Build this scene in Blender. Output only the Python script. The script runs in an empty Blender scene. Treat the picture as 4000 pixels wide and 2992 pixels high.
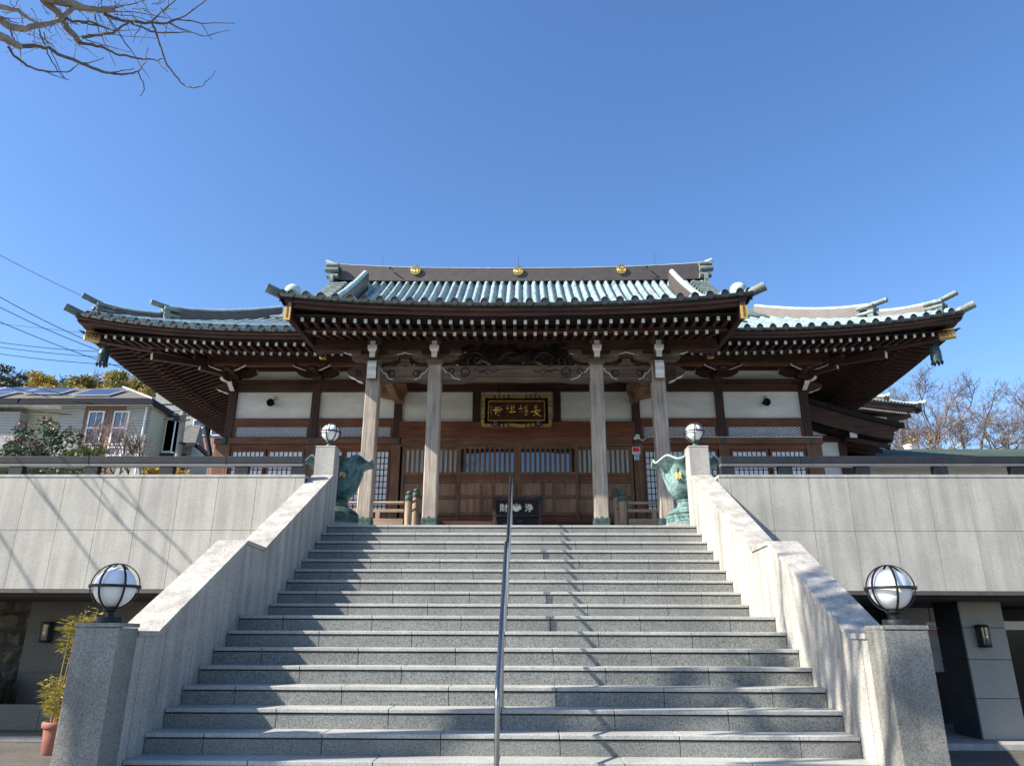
import bpy, math, random
from mathutils import Vector, Matrix
rnd = random.Random(7)
R = math.radians
S = bpy.context.scene
COL = S.collection

# ------------------------------------------------------------------ camera
CAMLOC = Vector((0.1874, -6.2307, 0.9164))
FPX, PITCH, YAW, ROLL = 2850.88, 0.3331, -0.0155, 0.0034
_rt = Vector((math.cos(YAW), -math.sin(YAW), 0))
_fh = Vector((math.sin(YAW), math.cos(YAW), 0))
FWD = _fh*math.cos(PITCH) + Vector((0, 0, math.sin(PITCH)))
_up = Vector((0, 0, math.cos(PITCH))) - _fh*math.sin(PITCH)
RT = _rt*math.cos(ROLL) + _up*math.sin(ROLL)
UP = _up*math.cos(ROLL) - _rt*math.sin(ROLL)
cam_d = bpy.data.cameras.new('camera')
cam = bpy.data.objects.new('camera', cam_d)
COL.objects.link(cam)
cam.matrix_world = Matrix(((RT.x, UP.x, -FWD.x, CAMLOC.x), (RT.y, UP.y, -FWD.y, CAMLOC.y),
                           (RT.z, UP.z, -FWD.z, CAMLOC.z), (0, 0, 0, 1)))
cam_d.sensor_width = 36
cam_d.lens = 36*FPX/4000
cam_d.clip_start = 0.05
cam_d.clip_end = 3000
S.camera = cam

def ray(px, py):
    return RT*((px-2000)/FPX) + UP*((1496-py)/FPX) + FWD
def at(px, py, Y):
    """point of the place that lies in the vertical plane y = Y"""
    d = ray(px, py)
    return CAMLOC + d*((Y-CAMLOC.y)/d.y)
def atd(px, py, dist):
    return CAMLOC + ray(px, py).normalized()*dist
def pix(p):
    d = Vector(p)-CAMLOC
    z = d.dot(FWD)
    if z < .05: return (1e9, 1e9)
    return (2000+FPX*d.dot(RT)/z, 1496-FPX*d.dot(UP)/z)

# ------------------------------------------------------------------ light
SUNDIR = Vector((-1.0, -0.38, 0.83)).normalized()      # towards the sun
EL = math.asin(SUNDIR.z)
AZ = math.atan2(SUNDIR.x, SUNDIR.y)
w = bpy.data.worlds.new("World"); S.world = w; w.use_nodes = True
nt = w.node_tree
sky = nt.nodes.new('ShaderNodeTexSky'); sky.sky_type = 'NISHITA'
sky.sun_disc = False; sky.sun_elevation = EL; sky.sun_rotation = AZ % (2*math.pi)
sky.air_density = 1.0; sky.dust_density = 0.6; sky.ozone_density = 2.2; sky.altitude = 50
bg = nt.nodes['Background']; bg.inputs[1].default_value = 0.08
hsv = nt.nodes.new('ShaderNodeHueSaturation'); hsv.inputs['Saturation'].default_value = 1.2; hsv.inputs['Value'].default_value = 1.38; hsv.inputs['Hue'].default_value = .506
nt.links.new(sky.outputs[0], hsv.inputs['Color']); nt.links.new(hsv.outputs[0], bg.inputs[0])
sd = bpy.data.lights.new('sun', 'SUN'); sun = bpy.data.objects.new('sun', sd); COL.objects.link(sun)
sd.energy = 5.0; sd.angle = R(0.53); sd.color = (1.0, 0.93, 0.82)
sun.rotation_euler = (-SUNDIR).to_track_quat('-Z', 'Y').to_euler()
sun.location = SUNDIR*60
S.view_settings.view_transform = 'Standard'; S.view_settings.look = 'None'
S.view_settings.exposure = 1.2; S.view_settings.gamma = 1; S.view_settings.use_curve_mapping = False
S.render.engine = 'CYCLES'
S.cycles.max_bounces = 8; S.cycles.diffuse_bounces = 4

# ------------------------------------------------------------------ materials
def newmat(name):
    m = bpy.data.materials.new(name); m.use_nodes = True
    return m, m.node_tree.nodes, m.node_tree.links, m.node_tree.nodes['Principled BSDF']
def n_(nodes, t, **k):
    n = nodes.new(t)
    for a, b in k.items():
        if a.startswith('i_'): n.inputs[a[2:].replace('_', ' ')].default_value = b
        else: setattr(n, a, b)
    return n
def c4(c): return (c[0], c[1], c[2], 1)
def ramp(nodes, stops):
    r = nodes.new('ShaderNodeValToRGB'); e = r.color_ramp.elements
    while len(e) < len(stops): e.new(.5)
    for q, (p, c) in zip(e, stops): q.position = p; q.color = c4(c)
    return r
def mixc(nodes, links, fac, a, b, mode='MIX'):
    m = nodes.new('ShaderNodeMix'); m.data_type = 'RGBA'; m.blend_type = mode
    for s, v in ((0, fac), (6, a), (7, b)):
        if hasattr(v, 'is_linked'): links.new(v, m.inputs[s])
        elif s == 0: m.inputs[0].default_value = v
        else: m.inputs[s].default_value = c4(v)
    return m.outputs[2]
def plain(name, col, rough=.6, metal=0., var=.25, scale=6., bump=0., bscale=40., spec=.5, stretch=(1, 1, 1)):
    m, N, L, P = newmat(name)
    tc = N.new('ShaderNodeTexCoord'); mp = N.new('ShaderNodeMapping'); mp.inputs['Scale'].default_value = stretch
    L.new(tc.outputs['Object'], mp.inputs[0])
    nz = n_(N, 'ShaderNodeTexNoise', i_Scale=scale, i_Detail=6., i_Roughness=.6); L.new(mp.outputs[0], nz.inputs['Vector'])
    r = ramp(N, [(.3, [c*(1-var) for c in col]), (.7, [min(1, c*(1+var)) for c in col])])
    L.new(nz.outputs[0], r.inputs[0]); L.new(r.outputs[0], P.inputs['Base Color'])
    P.inputs['Roughness'].default_value = rough; P.inputs['Metallic'].default_value = metal
    P.inputs['Specular IOR Level'].default_value = spec
    if bump:
        b2 = n_(N, 'ShaderNodeTexNoise', i_Scale=bscale, i_Detail=4.); L.new(mp.outputs[0], b2.inputs['Vector'])
        bp = n_(N, 'ShaderNodeBump', i_Strength=bump, i_Distance=.02); L.new(b2.outputs[0], bp.inputs['Height'])
        L.new(bp.outputs[0], P.inputs['Normal'])
    return m
def granite(name, dark, mid, light, scale=55., rough=.6, stain=.25, bump=.15, streak=0.):
    m, N, L, P = newmat(name)
    tc = N.new('ShaderNodeTexCoord')
    a = n_(N, 'ShaderNodeTexNoise', i_Scale=scale, i_Detail=3., i_Roughness=.7); L.new(tc.outputs['Object'], a.inputs['Vector'])
    v = n_(N, 'ShaderNodeTexVoronoi', i_Scale=scale*1.5); L.new(tc.outputs['Object'], v.inputs['Vector'])
    ad = n_(N, 'ShaderNodeMath', operation='MULTIPLY_ADD'); L.new(v.outputs['Color'], ad.inputs[0]); ad.inputs[1].default_value = .22
    L.new(a.outputs[0], ad.inputs[2])
    r = ramp(N, [(.42, dark), (.56, mid), (.74, light)])
    L.new(ad.outputs[0], r.inputs[0])
    b = n_(N, 'ShaderNodeTexNoise', i_Scale=1.3, i_Detail=5., i_Roughness=.65); L.new(tc.outputs['Object'], b.inputs['Vector'])
    r2 = ramp(N, [(.35, (1-stain,)*3), (.65, (1, 1, 1))]); L.new(b.outputs[0], r2.inputs[0])
    col = mixc(N, L, 1., r.outputs[0], r2.outputs[0], 'MULTIPLY')
    if streak:
        mp = N.new('ShaderNodeMapping'); mp.inputs['Scale'].default_value = (7, 7, .5); L.new(tc.outputs['Object'], mp.inputs[0])
        s = n_(N, 'ShaderNodeTexNoise', i_Scale=1., i_Detail=4.); L.new(mp.outputs[0], s.inputs['Vector'])
        r3 = ramp(N, [(.35, (1-streak, 1-streak, 1-streak*.95)), (.6, (1, 1, 1))]); L.new(s.outputs[0], r3.inputs[0])
        col = mixc(N, L, 1., col, r3.outputs[0], 'MULTIPLY')
    ge = N.new('ShaderNodeNewGeometry'); r4 = ramp(N, [(0., (.95, .95, .955)), (1., (1.035, 1.03, 1.02))]); L.new(ge.outputs['Random Per Island'], r4.inputs[0])
    col = mixc(N, L, 1., col, r4.outputs[0], 'MULTIPLY')
    L.new(col, P.inputs['Base Color']); P.inputs['Roughness'].default_value = rough
    bp = n_(N, 'ShaderNodeBump', i_Strength=bump, i_Distance=.006); L.new(a.outputs[0], bp.inputs['Height']); L.new(bp.outputs[0], P.inputs['Normal'])
    return m
def wood(name, dark, light, axis=0, rough=.6, fine=26., grey=None):
    """grain runs along the axis given"""
    m, N, L, P = newmat(name)
    tc = N.new('ShaderNodeTexCoord'); mp = N.new('ShaderNodeMapping')
    sc = [fine]*3; sc[axis] = fine*.05; mp.inputs['Scale'].default_value = sc
    L.new(tc.outputs['Object'], mp.inputs[0])
    a = n_(N, 'ShaderNodeTexNoise', i_Scale=1., i_Detail=5., i_Roughness=.62, i_Distortion=.6); L.new(mp.outputs[0], a.inputs['Vector'])
    r = ramp(N, [(.32, dark), (.7, light)]); L.new(a.outputs[0], r.inputs[0])
    b = n_(N, 'ShaderNodeTexNoise', i_Scale=1.7, i_Detail=3.); L.new(tc.outputs['Object'], b.inputs['Vector'])
    r2 = ramp(N, [(.3, (.72, .72, .74)), (.7, (1.12, 1.1, 1.08))]); L.new(b.outputs[0], r2.inputs[0])
    col = mixc(N, L, 1., r.outputs[0], r2.outputs[0], 'MULTIPLY')
    L.new(col, P.inputs['Base Color']); P.inputs['Roughness'].default_value = rough
    P.inputs['Specular IOR Level'].default_value = .2
    bp = n_(N, 'ShaderNodeBump', i_Strength=.25, i_Distance=.01); L.new(a.outputs[0], bp.inputs['Height']); L.new(bp.outputs[0], P.inputs['Normal'])
    return m
def copper(name, c1, c2, c3, jy=.3, axis=1, rough=.38, line=.35):
    """patinated copper tiles, a dark seam every jy metres along the axis"""
    m, N, L, P = newmat(name)
    tc = N.new('ShaderNodeTexCoord')
    a = n_(N, 'ShaderNodeTexNoise', i_Scale=2.2, i_Detail=6., i_Roughness=.7); L.new(tc.outputs['Object'], a.inputs['Vector'])
    b = n_(N, 'ShaderNodeTexNoise', i_Scale=14., i_Detail=5., i_Roughness=.7); L.new(tc.outputs['Object'], b.inputs['Vector'])
    mx = n_(N, 'ShaderNodeMath', operation='MULTIPLY_ADD'); L.new(b.outputs[0], mx.inputs[0]); mx.inputs[1].default_value = .5
    h = n_(N, 'ShaderNodeMath', operation='MULTIPLY'); L.new(a.outputs[0], h.inputs[0]); h.inputs[1].default_value = .55
    L.new(h.outputs[0], mx.inputs[2])
    r = ramp(N, [(.38, c1), (.52, c2), (.68, c3)]); L.new(mx.outputs[0], r.inputs[0])
    col = r.outputs[0]
    if jy:
        m3 = N.new('ShaderNodeMapping'); m3.inputs['Scale'].default_value = (4, .5, .8) if axis == 1 else (.5, 4, .8); L.new(tc.outputs['Object'], m3.inputs[0])
        s3 = n_(N, 'ShaderNodeTexNoise', i_Scale=1., i_Detail=4., i_Roughness=.7); L.new(m3.outputs[0], s3.inputs['Vector'])
        r3 = ramp(N, [(.50, (0, 0, 0)), (.72, (.55, .55, .55))]); L.new(s3.outputs[0], r3.inputs[0])
        col = mixc(N, L, r3.outputs[0], col, (.15, .145, .125))
    if jy:
        sp = N.new('ShaderNodeSeparateXYZ'); L.new(tc.outputs['Object'], sp.inputs[0])
        d = n_(N, 'ShaderNodeMath', operation='DIVIDE'); L.new(sp.outputs[axis], d.inputs[0]); d.inputs[1].default_value = jy
        f = n_(N, 'ShaderNodeMath', operation='FRACT'); L.new(d.outputs[0], f.inputs[0])
        g = n_(N, 'ShaderNodeMath', operation='GREATER_THAN'); L.new(f.outputs[0], g.inputs[0]); g.inputs[1].default_value = .9
        k = n_(N, 'ShaderNodeMath', operation='MULTIPLY'); L.new(g.outputs[0], k.inputs[0]); k.inputs[1].default_value = line
        col = mixc(N, L, k.outputs[0], col, (.03, .04, .04))
    L.new(col, P.inputs['Base Color']); P.inputs['Roughness'].default_value = rough
    P.inputs['Specular IOR Level'].default_value = .35
    bp = n_(N, 'ShaderNodeBump', i_Strength=.12, i_Distance=.01); L.new(b.outputs[0], bp.inputs['Height']); L.new(bp.outputs[0], P.inputs['Normal'])
    return m
def striped(name, c1, c2, axis, pitch, duty, rough=.6, metal=0., var=.2, nscale=5.):
    m, N, L, P = newmat(name)
    tc = N.new('ShaderNodeTexCoord'); sp = N.new('ShaderNodeSeparateXYZ'); L.new(tc.outputs['Object'], sp.inputs[0])
    d = n_(N, 'ShaderNodeMath', operation='DIVIDE'); L.new(sp.outputs[axis], d.inputs[0]); d.inputs[1].default_value = pitch
    f = n_(N, 'ShaderNodeMath', operation='FRACT'); L.new(d.outputs[0], f.inputs[0])
    g = n_(N, 'ShaderNodeMath', operation='GREATER_THAN'); L.new(f.outputs[0], g.inputs[0]); g.inputs[1].default_value = duty
    col = mixc(N, L, g.outputs[0], c1, c2)
    a = n_(N, 'ShaderNodeTexNoise', i_Scale=nscale, i_Detail=5.); L.new(tc.outputs['Object'], a.inputs['Vector'])
    r = ramp(N, [(.3, (1-var,)*3), (.7, (1+var*.3,)*3)]); L.new(a.outputs[0], r.inputs[0])
    col = mixc(N, L, 1., col, r.outputs[0], 'MULTIPLY')
    L.new(col, P.inputs['Base Color']); P.inputs['Roughness'].default_value = rough; P.inputs['Metallic'].default_value = metal
    bp = n_(N, 'ShaderNodeBump', i_Strength=.4, i_Distance=.02); L.new(f.outputs[0], bp.inputs['Height']); L.new(bp.outputs[0], P.inputs['Normal'])
    return m

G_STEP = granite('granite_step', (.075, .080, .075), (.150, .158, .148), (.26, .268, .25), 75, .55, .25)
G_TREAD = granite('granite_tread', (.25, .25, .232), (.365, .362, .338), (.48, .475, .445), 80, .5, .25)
G_WALL = granite('granite_wall', (.28, .268, .238), (.395, .38, .34), (.50, .482, .435), 80, .7, .18, .2, .20)
G_WING = granite('granite_wing', (.26, .246, .218), (.42, .40, .352), (.57, .545, .485), 65, .65, .26, .2, .30)
G_POST = granite('granite_post', (.13, .13, .117), (.235, .23, .205), (.36, .352, .317), 85, .5, .3, .15, .25)
G_PIER = granite('granite_pier', (.19, .175, .155), (.29, .27, .24), (.37, .35, .31), 80, .5, .15)
G_DARK = granite('dark_polished_granite', (.02, .022, .028), (.045, .048, .058), (.08, .085, .1), 80, .25, .2, .02)
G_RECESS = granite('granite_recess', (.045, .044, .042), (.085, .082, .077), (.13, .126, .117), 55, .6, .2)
ASPHALT = granite('paving', (.05, .047, .042), (.09, .084, .073), (.14, .13, .115), 30, .85, .35, .4)
MORTAR = plain('joint_mortar', (.05, .05, .05), .9, var=.3)
W_BEAM = wood('dark_beam_wood', (.036, .020, .016), (.105, .056, .041), 0)
W_BEAMY = wood('dark_beam_wood_deep', (.026, .015, .013), (.076, .040, .031), 1)
W_BEAMZ = wood('dark_column_wood', (.036, .021, .018), (.088, .048, .038), 2)
W_RED = wood('red_lintel_wood', (.11, .040, .022), (.225, .088, .049), 0)
W_PANEL = wood('door_panel_wood', (.175, .098, .06), (.35, .215, .14), 2, .7, 18)
W_STILE = wood('door_stile_wood', (.098, .048, .029), (.23, .128, .08), 2, .65)
W_RAIL = wood('door_rail_wood', (.098, .048, .03), (.225, .120, .075), 0, .65)
W_OLD = wood('weathered_pillar_wood', (.22, .185, .15), (.47, .41, .345), 2, .75, 20)
W_OLDX = wood('weathered_beam_wood', (.072, .053, .042), (.185, .143, .117), 0, .75, 16)
W_SHOJI = wood('shoji_frame_wood', (.10, .045, .028), (.20, .098, .06), 2, .6)
W_LIGHT = wood('balustrade_wood', (.20, .14, .10), (.42, .32, .235), 0, .7)
W_LIGHTZ = wood('newel_wood', (.22, .15, .105), (.46, .35, .26), 2, .7)
W_CARVE = wood('dragon_carving_wood', (.008, .007, .007), (.028, .021, .019), 0, .55, 12)
W_CARVE2 = wood('dragon_belly_wood', (.06, .03, .018), (.16, .085, .05), 0, .55, 12)
W_TAN = wood('tan_carved_wood', (.16, .095, .05), (.34, .22, .13), 0, .65, 14)
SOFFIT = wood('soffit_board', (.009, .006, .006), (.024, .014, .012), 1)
WHITE = plain('white_paint', (.66, .65, .62), .6, var=.08, scale=9)
PLASTER = plain('white_plaster', (.68, .68, .64), .85, var=.15, scale=1.3, bump=.05, bscale=12, stretch=(1, 1, 2.4))
TILE = copper('patina_roof_tile', (.085, .14, .16), (.215, .295, .31), (.43, .515, .50), rough=.5)
TILEX = copper('patina_roof_tile_side', (.20, .32, .33), (.36, .50, .49), (.55, .68, .65), axis=0)
CAPM = copper('dark_tile_end', (.008, .009, .011), (.016, .019, .022), (.035, .04, .044), 0, rough=.6)
RIM = copper('tile_end_rim', (.018, .021, .024), (.04, .046, .05), (.085, .092, .095), 0, rough=.55)
MIDP = copper('weathered_ornament_tile', (.06, .08, .078), (.13, .165, .155), (.26, .31, .28), 0, rough=.5)
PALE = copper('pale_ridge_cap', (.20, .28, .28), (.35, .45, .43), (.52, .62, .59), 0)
RIDGE = striped('brown_ridge_tile', (.10, .082, .072), (.03, .025, .024), 2, .085, .74, .5, .1)
RIDGEH = striped('hip_ridge_tile', (.105, .09, .083), (.03, .028, .028), 2, .075, .78, .5, .1)
GOLD = plain('gold_leaf', (.80, .54, .16), .28, 1., .25, 20)
GOLDP = plain('gold_paint', (.56, .365, .11), .4, .25, .35, 30)
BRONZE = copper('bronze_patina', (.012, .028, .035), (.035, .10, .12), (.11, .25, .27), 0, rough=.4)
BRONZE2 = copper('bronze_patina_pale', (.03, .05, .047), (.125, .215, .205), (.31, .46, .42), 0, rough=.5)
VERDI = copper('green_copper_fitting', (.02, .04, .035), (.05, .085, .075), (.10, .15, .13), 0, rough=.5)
IRON = plain('black_iron', (.016, .018, .022), .5, 0, .3, spec=.25)
RAILM = plain('dark_rail_metal', (.024, .027, .033), .55, 0, .2, spec=.18)
RAILL = plain('rail_underside_metal', (.12, .122, .12), .5, .1, .12)
STEEL = plain('stainless_steel', (.33, .33, .34), .27, 1., .06, 8)
BLACK = plain('black_lacquer', (.010, .008, .009), .6, 0, .3, spec=.25)
DARK = plain('dark_void', (.010, .010, .012), .8)
PAPER = plain('shoji_paper', (.74, .77, .82), .5, 0, .10, 3)
FROST = plain('frosted_glass', (.42, .47, .46), .3, 0, .1, 3)
REDP = plain('red_paint', (.62, .02, .03), .45, 0, .08)
BLUEP = plain('blue_print', (.07, .19, .42), .5, 0, .08)
NAVY = plain('navy_cloth', (.02, .02, .12), .6, 0, .3)
TERRA = plain('terracotta', (.27, .105, .07), .7, 0, .18, 9, .1)
WPLAS = plain('white_plastic', (.75, .75, .74), .4, 0, .05)
BARK = plain('bark', (.13, .10, .075), .85, 0, .45, 14, .5, 30)
BARKG = plain('grey_bark', (.30, .25, .20), .85, 0, .35, 10, .3, 30)
TWIG = plain('brown_twig', (.085, .052, .040), .8, 0, .3, 10)
CANE = plain('bamboo_cane', (.42, .27, .10), .5, 0, .3, 6)
def leafm(name, c, var=.45, trans=.25):
    m, N, L, P = newmat(name)
    oi = N.new('ShaderNodeNewGeometry')
    r = ramp(N, [(0., [x*(1-var) for x in c]), (1., [x*(1+var) for x in c])])
    L.new(oi.outputs['Random Per Island'], r.inputs[0]); L.new(r.outputs[0], P.inputs['Base Color'])
    P.inputs['Roughness'].default_value = .5
    tr = N.new('ShaderNodeBsdfTranslucent'); L.new(r.outputs[0], tr.inputs[0])
    mx = N.new('ShaderNodeMixShader'); mx.inputs[0].default_value = trans
    L.new(P.outputs[0], mx.inputs[1]); L.new(tr.outputs[0], mx.inputs[2])
    L.new(mx.outputs[0], N['Material Output'].inputs[0])
    return m
LF_BAMBOO = leafm('bamboo_leaf', (.30, .26, .05))
LF_GROVE = leafm('grove_leaf', (.33, .24, .04))
LF_GROVE2 = leafm('grove_leaf_green', (.19, .18, .04))
LF_DARK = leafm('evergreen_leaf', (.022, .034, .018))
LF_MIX = leafm('brown_green_leaf', (.07, .07, .04))
LF_SHRUB = leafm('shrub_leaf', (.035, .06, .024))
LF_HEDGE = leafm('hedge_leaf', (.075, .10, .028))
LF_RED = leafm('red_leaf', (.15, .04, .035))
LF_YEL = leafm('yellow_leaf', (.42, .29, .03))
LF_GRASS = leafm('grass_blade', (.03, .045, .025))
def glass(name, col, rough=.04):
    m, N, L, P = newmat(name)
    P.inputs['Base Color'].default_value = c4(col); P.inputs['Roughness'].default_value = rough
    P.inputs['Specular IOR Level'].default_value = 1.; P.inputs['Coat Weight'].default_value = 1.; P.inputs['Coat Roughness'].default_value = .02
    return m
GLASS = glass('window_glass', (.015, .018, .025))
DGLASS = glass('dark_glass', (.012, .014, .018), .12); DGLASS.node_tree.nodes['Principled BSDF'].inputs['Coat Weight'].default_value = .0; DGLASS.node_tree.nodes['Principled BSDF'].inputs['Specular IOR Level'].default_value = .25
GLOBE = plain('opal_globe', (.86, .86, .84), .25, 0, .04, 4)
SIDING = striped('white_siding', (.31, .325, .31), (.12, .125, .12), 2, .115, .82, .6, 0, .08)
SIDING_Y = striped('cream_siding', (.42, .42, .34), (.21, .21, .17), 2, .115, .82, .6, 0, .08)
SIDING_B = striped('brown_siding', (.20, .125, .09), (.10, .06, .045), 0, .11, .75, .6, 0, .15)
SIDING_R = striped('red_brown_siding', (.30, .14, .095), (.13, .06, .04), 0, .13, .7, .6, 0, .12)
SLATE = striped('grey_slate', (.115, .11, .10), (.05, .048, .045), 2, .13, .8, .75, 0, .3)
SOLARM = striped('solar_cell', (.03, .04, .10), (.14, .16, .22), 0, .17, .93, .3, .0, .1)
ALU = plain('white_aluminium', (.72, .73, .74), .35, .1, .05)
CONC = plain('pole_concrete', (.22, .21, .195), .8, 0, .18, 5)
GREENCU = copper('green_copper_sheet', (.018, .032, .022), (.034, .058, .038), (.06, .09, .058), .25, 0, .75)
RUBBLE = plain('rubble_stone', (.11, .092, .068), .85, 0, .5, 5, .8, 14)
HILL = plain('hill_soil', (.10, .085, .05), .9, 0, .4, .4)

# ------------------------------------------------------------------ mesh tools
ORG = {}
class MB:
    def __init__(s): s.v = []; s.f = []; s.m = []; s.sm = []
    def add(s, vs, fs, mi=0, smooth=False):
        o = len(s.v); s.v.extend([tuple(p) for p in vs])
        for i, f in enumerate(fs):
            s.f.append(tuple(o+k for k in f)); s.m.append(mi[i] if isinstance(mi, (list, tuple)) else mi); s.sm.append(smooth)
        return s
    def box(s, x0, x1, y0, y1, z0, z1, mi=0):
        if x0 > x1: x0, x1 = x1, x0
        return s.add([(x0, y0, z0), (x1, y0, z0), (x1, y1, z0), (x0, y1, z0), (x0, y0, z1), (x1, y0, z1), (x1, y1, z1), (x0, y1, z1)],
              [(0, 3, 2, 1), (4, 5, 6, 7), (0, 1, 5, 4), (1, 2, 6, 5), (2, 3, 7, 6), (3, 0, 4, 7)], mi)
    def cbox(s, c, sx, sy, sz, mi=0):
        return s.box(c[0]-sx/2, c[0]+sx/2, c[1]-sy/2, c[1]+sy/2, c[2]-sz/2, c[2]+sz/2, mi)
    def beam(s, p, q, wd, h, mi=0, me=None, up=(0, 0, 1), mq=None):
        p = Vector(p); q = Vector(q); d = (q-p).normalized(); u = Vector(up)
        r = d.cross(u).normalized()*(wd/2); t = r.normalized().cross(d).normalized()*(h/2)
        vs = [p-r-t, p+r-t, p+r+t, p-r+t, q-r-t, q+r-t, q+r+t, q-r+t]
        me = mi if me is None else me; mq = mi if mq is None else mq
        return s.add(vs, [(0, 3, 2, 1), (4, 5, 6, 7), (0, 1, 5, 4), (1, 2, 6, 5), (2, 3, 7, 6), (3, 0, 4, 7)][:6], [me, mq, mi, mi, mi, mi])
    def tube(s, pts, r, n=8, mi=0, cap=True, smooth=True):
        pts = [Vector(p) for p in pts]; m = len(pts)
        rs = r if isinstance(r, (list, tuple)) else [r]*m
        vs = []; prev = None
        for i, p in enumerate(pts):
            d = (pts[min(i+1, m-1)]-pts[max(i-1, 0)])
            d = d.normalized() if d.length > 1e-9 else Vector((0, 0, 1))
            if prev is None:
                a = Vector((0, 0, 1)) if abs(d.z) < .9 else Vector((1, 0, 0))
                u = d.cross(a).normalized()
            else:
                u = (prev - d*prev.dot(d)); u = u.normalized() if u.length > 1e-6 else d.orthogonal().normalized()
            prev = u; v = d.cross(u)
            for k in range(n):
                t = 2*math.pi*k/n; vs.append(p+(u*math.cos(t)+v*math.sin(t))*rs[i])
        fs = [(i*n+k, i*n+(k+1) % n, (i+1)*n+(k+1) % n, (i+1)*n+k) for i in range(m-1) for k in range(n)]
        s.add(vs, fs, mi, smooth)
        if cap:
            s.add(vs[:n], [tuple(range(n-1, -1, -1))], mi); s.add(vs[-n:], [tuple(range(n))], mi)
        return s
    def lathe(s, prof, c=(0, 0, 0), n=20, mi=0, smooth=True, axis=2, fn=None):
        vs = []
        for (r, z) in prof:
            for k in range(n):
                t = 2*math.pi*k/n
                rr = r if fn is None else r*fn(t, z)
                a, b = rr*math.cos(t), rr*math.sin(t)
                if axis == 2: p = (c[0]+a, c[1]+b, c[2]+z)
                elif axis == 1: p = (c[0]+a, c[1]+z, c[2]+b)
                else: p = (c[0]+z, c[1]+a, c[2]+b)
                vs.append(p)
        m = len(prof)
        fs = [(i*n+k, i*n+(k+1) % n, (i+1)*n+(k+1) % n, (i+1)*n+k) for i in range(m-1) for k in range(n)]
        s.add(vs, fs, mi, smooth)
        s.add(vs[:n], [tuple(range(n-1, -1, -1))], mi); s.add(vs[-n:], [tuple(range(n))], mi)
        return s
    def sphere(s, c, r, n=16, mi=0, sq=(1, 1, 1)):
        m = n//2; vs = []
        for i in range(1, m):
            a = math.pi*i/m
            for k in range(n):
                t = 2*math.pi*k/n
                vs.append((c[0]+r*sq[0]*math.sin(a)*math.cos(t), c[1]+r*sq[1]*math.sin(a)*math.sin(t), c[2]+r*sq[2]*math.cos(a)))
        fs = [(i*n+k, (i+1)*n+k, (i+1)*n+(k+1) % n, i*n+(k+1) % n) for i in range(m-2) for k in range(n)]
        t = len(vs); vs += [(c[0], c[1], c[2]+r*sq[2]), (c[0], c[1], c[2]-r*sq[2])]
        fs += [(t, k, (k+1) % n) for k in range(n)] + [(t+1, (m-2)*n+(k+1) % n, (m-2)*n+k) for k in range(n)]
        return s.add(vs, fs, mi, True)
    def prism(s, poly, o, U, V, Nn, a, b, mi=0, side=None, front=None):
        """polygon (u,v) pushed from a to b along N"""
        o, U, V, Nn = Vector(o), Vector(U), Vector(V), Vector(Nn); k = len(poly)
        A = [o+U*p[0]+V*p[1]+Nn*a for p in poly]; B = [o+U*p[0]+V*p[1]+Nn*b for p in poly]
        side = mi if side is None else side
        sm = side if isinstance(side, (list, tuple)) else [side]*k
        s.add(A+B, [tuple(range(k-1, -1, -1)), tuple(range(k, 2*k))], [mi if front is None else front, mi])
        s.add(A+B, [(i, (i+1) % k, k+(i+1) % k, k+i) for i in range(k)], list(sm))
        return s
    def quad(s, a, b, c, d, mi=0): return s.add([a, b, c, d], [(0, 1, 2, 3)], mi)
    def grid(s, rows, mi=0, smooth=True, flip=False):
        n = len(rows[0]); vs = [p for r in rows for p in r]
        fs = []
        for i in range(len(rows)-1):
            for k in range(n-1):
                f = (i*n+k, i*n+k+1, (i+1)*n+k+1, (i+1)*n+k)
                fs.append(f[::-1] if flip else f)
        return s.add(vs, fs, mi, smooth)
    def build(s, name, mats, parent=None, bevel=0., label=None, kind=None):
        if not isinstance(mats, (list, tuple)): mats = [mats]
        me = bpy.data.meshes.new(name)
        o0 = ORG.get(parent.name, Vector((0, 0, 0))) if parent else Vector((0, 0, 0))
        me.from_pydata([tuple(Vector(p)-o0) for p in s.v], [], s.f)
        for m in mats: me.materials.append(m)
        me.polygons.foreach_set('material_index', s.m)
        me.polygons.foreach_set('use_smooth', s.sm)
        me.update()
        if any(s.sm):
            try: me.set_sharp_from_angle(angle=R(50))
            except Exception: pass
        o = bpy.data.objects.new(name, me); COL.objects.link(o)
        if parent:
            o.parent = parent; ORG[o.name] = o0
        if bevel:
            b = o.modifiers.new('bevel', 'BEVEL'); b.width = bevel; b.segments = 2; b.limit_method = 'ANGLE'; b.angle_limit = R(40)
        if label: o['label'] = label
        if kind: o['kind'] = kind
        return o
def thing(name, label, cat, loc, group=None, org=None):
    o = bpy.data.objects.new(name, None); COL.objects.link(o); o.location = loc
    o.empty_display_size = .2
    o['label'] = label; o['category'] = cat
    if group: o['group'] = group
    ORG[o.name] = Vector(loc if org is None else org)
    return o
def tag(o, label, cat, group=None, kind=None):
    o['label'] = label; o['category'] = cat
    if group: o['group'] = group
    if kind: o['kind'] = kind
    return o
def structure(name, b, m, **k):
    o = b.build(name, m); o['kind'] = 'structure'; return o
def copy_part(o, parent, delta):
    c = o.copy(); COL.objects.link(c); c.parent = parent; c.location = Vector(o.location)+Vector(delta)
    return c
def copy_tree(o, parent=None):
    c = o.copy(); COL.objects.link(c)
    if parent: c.parent = parent
    for ch in o.children: copy_tree(ch, c)
    return c
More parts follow.
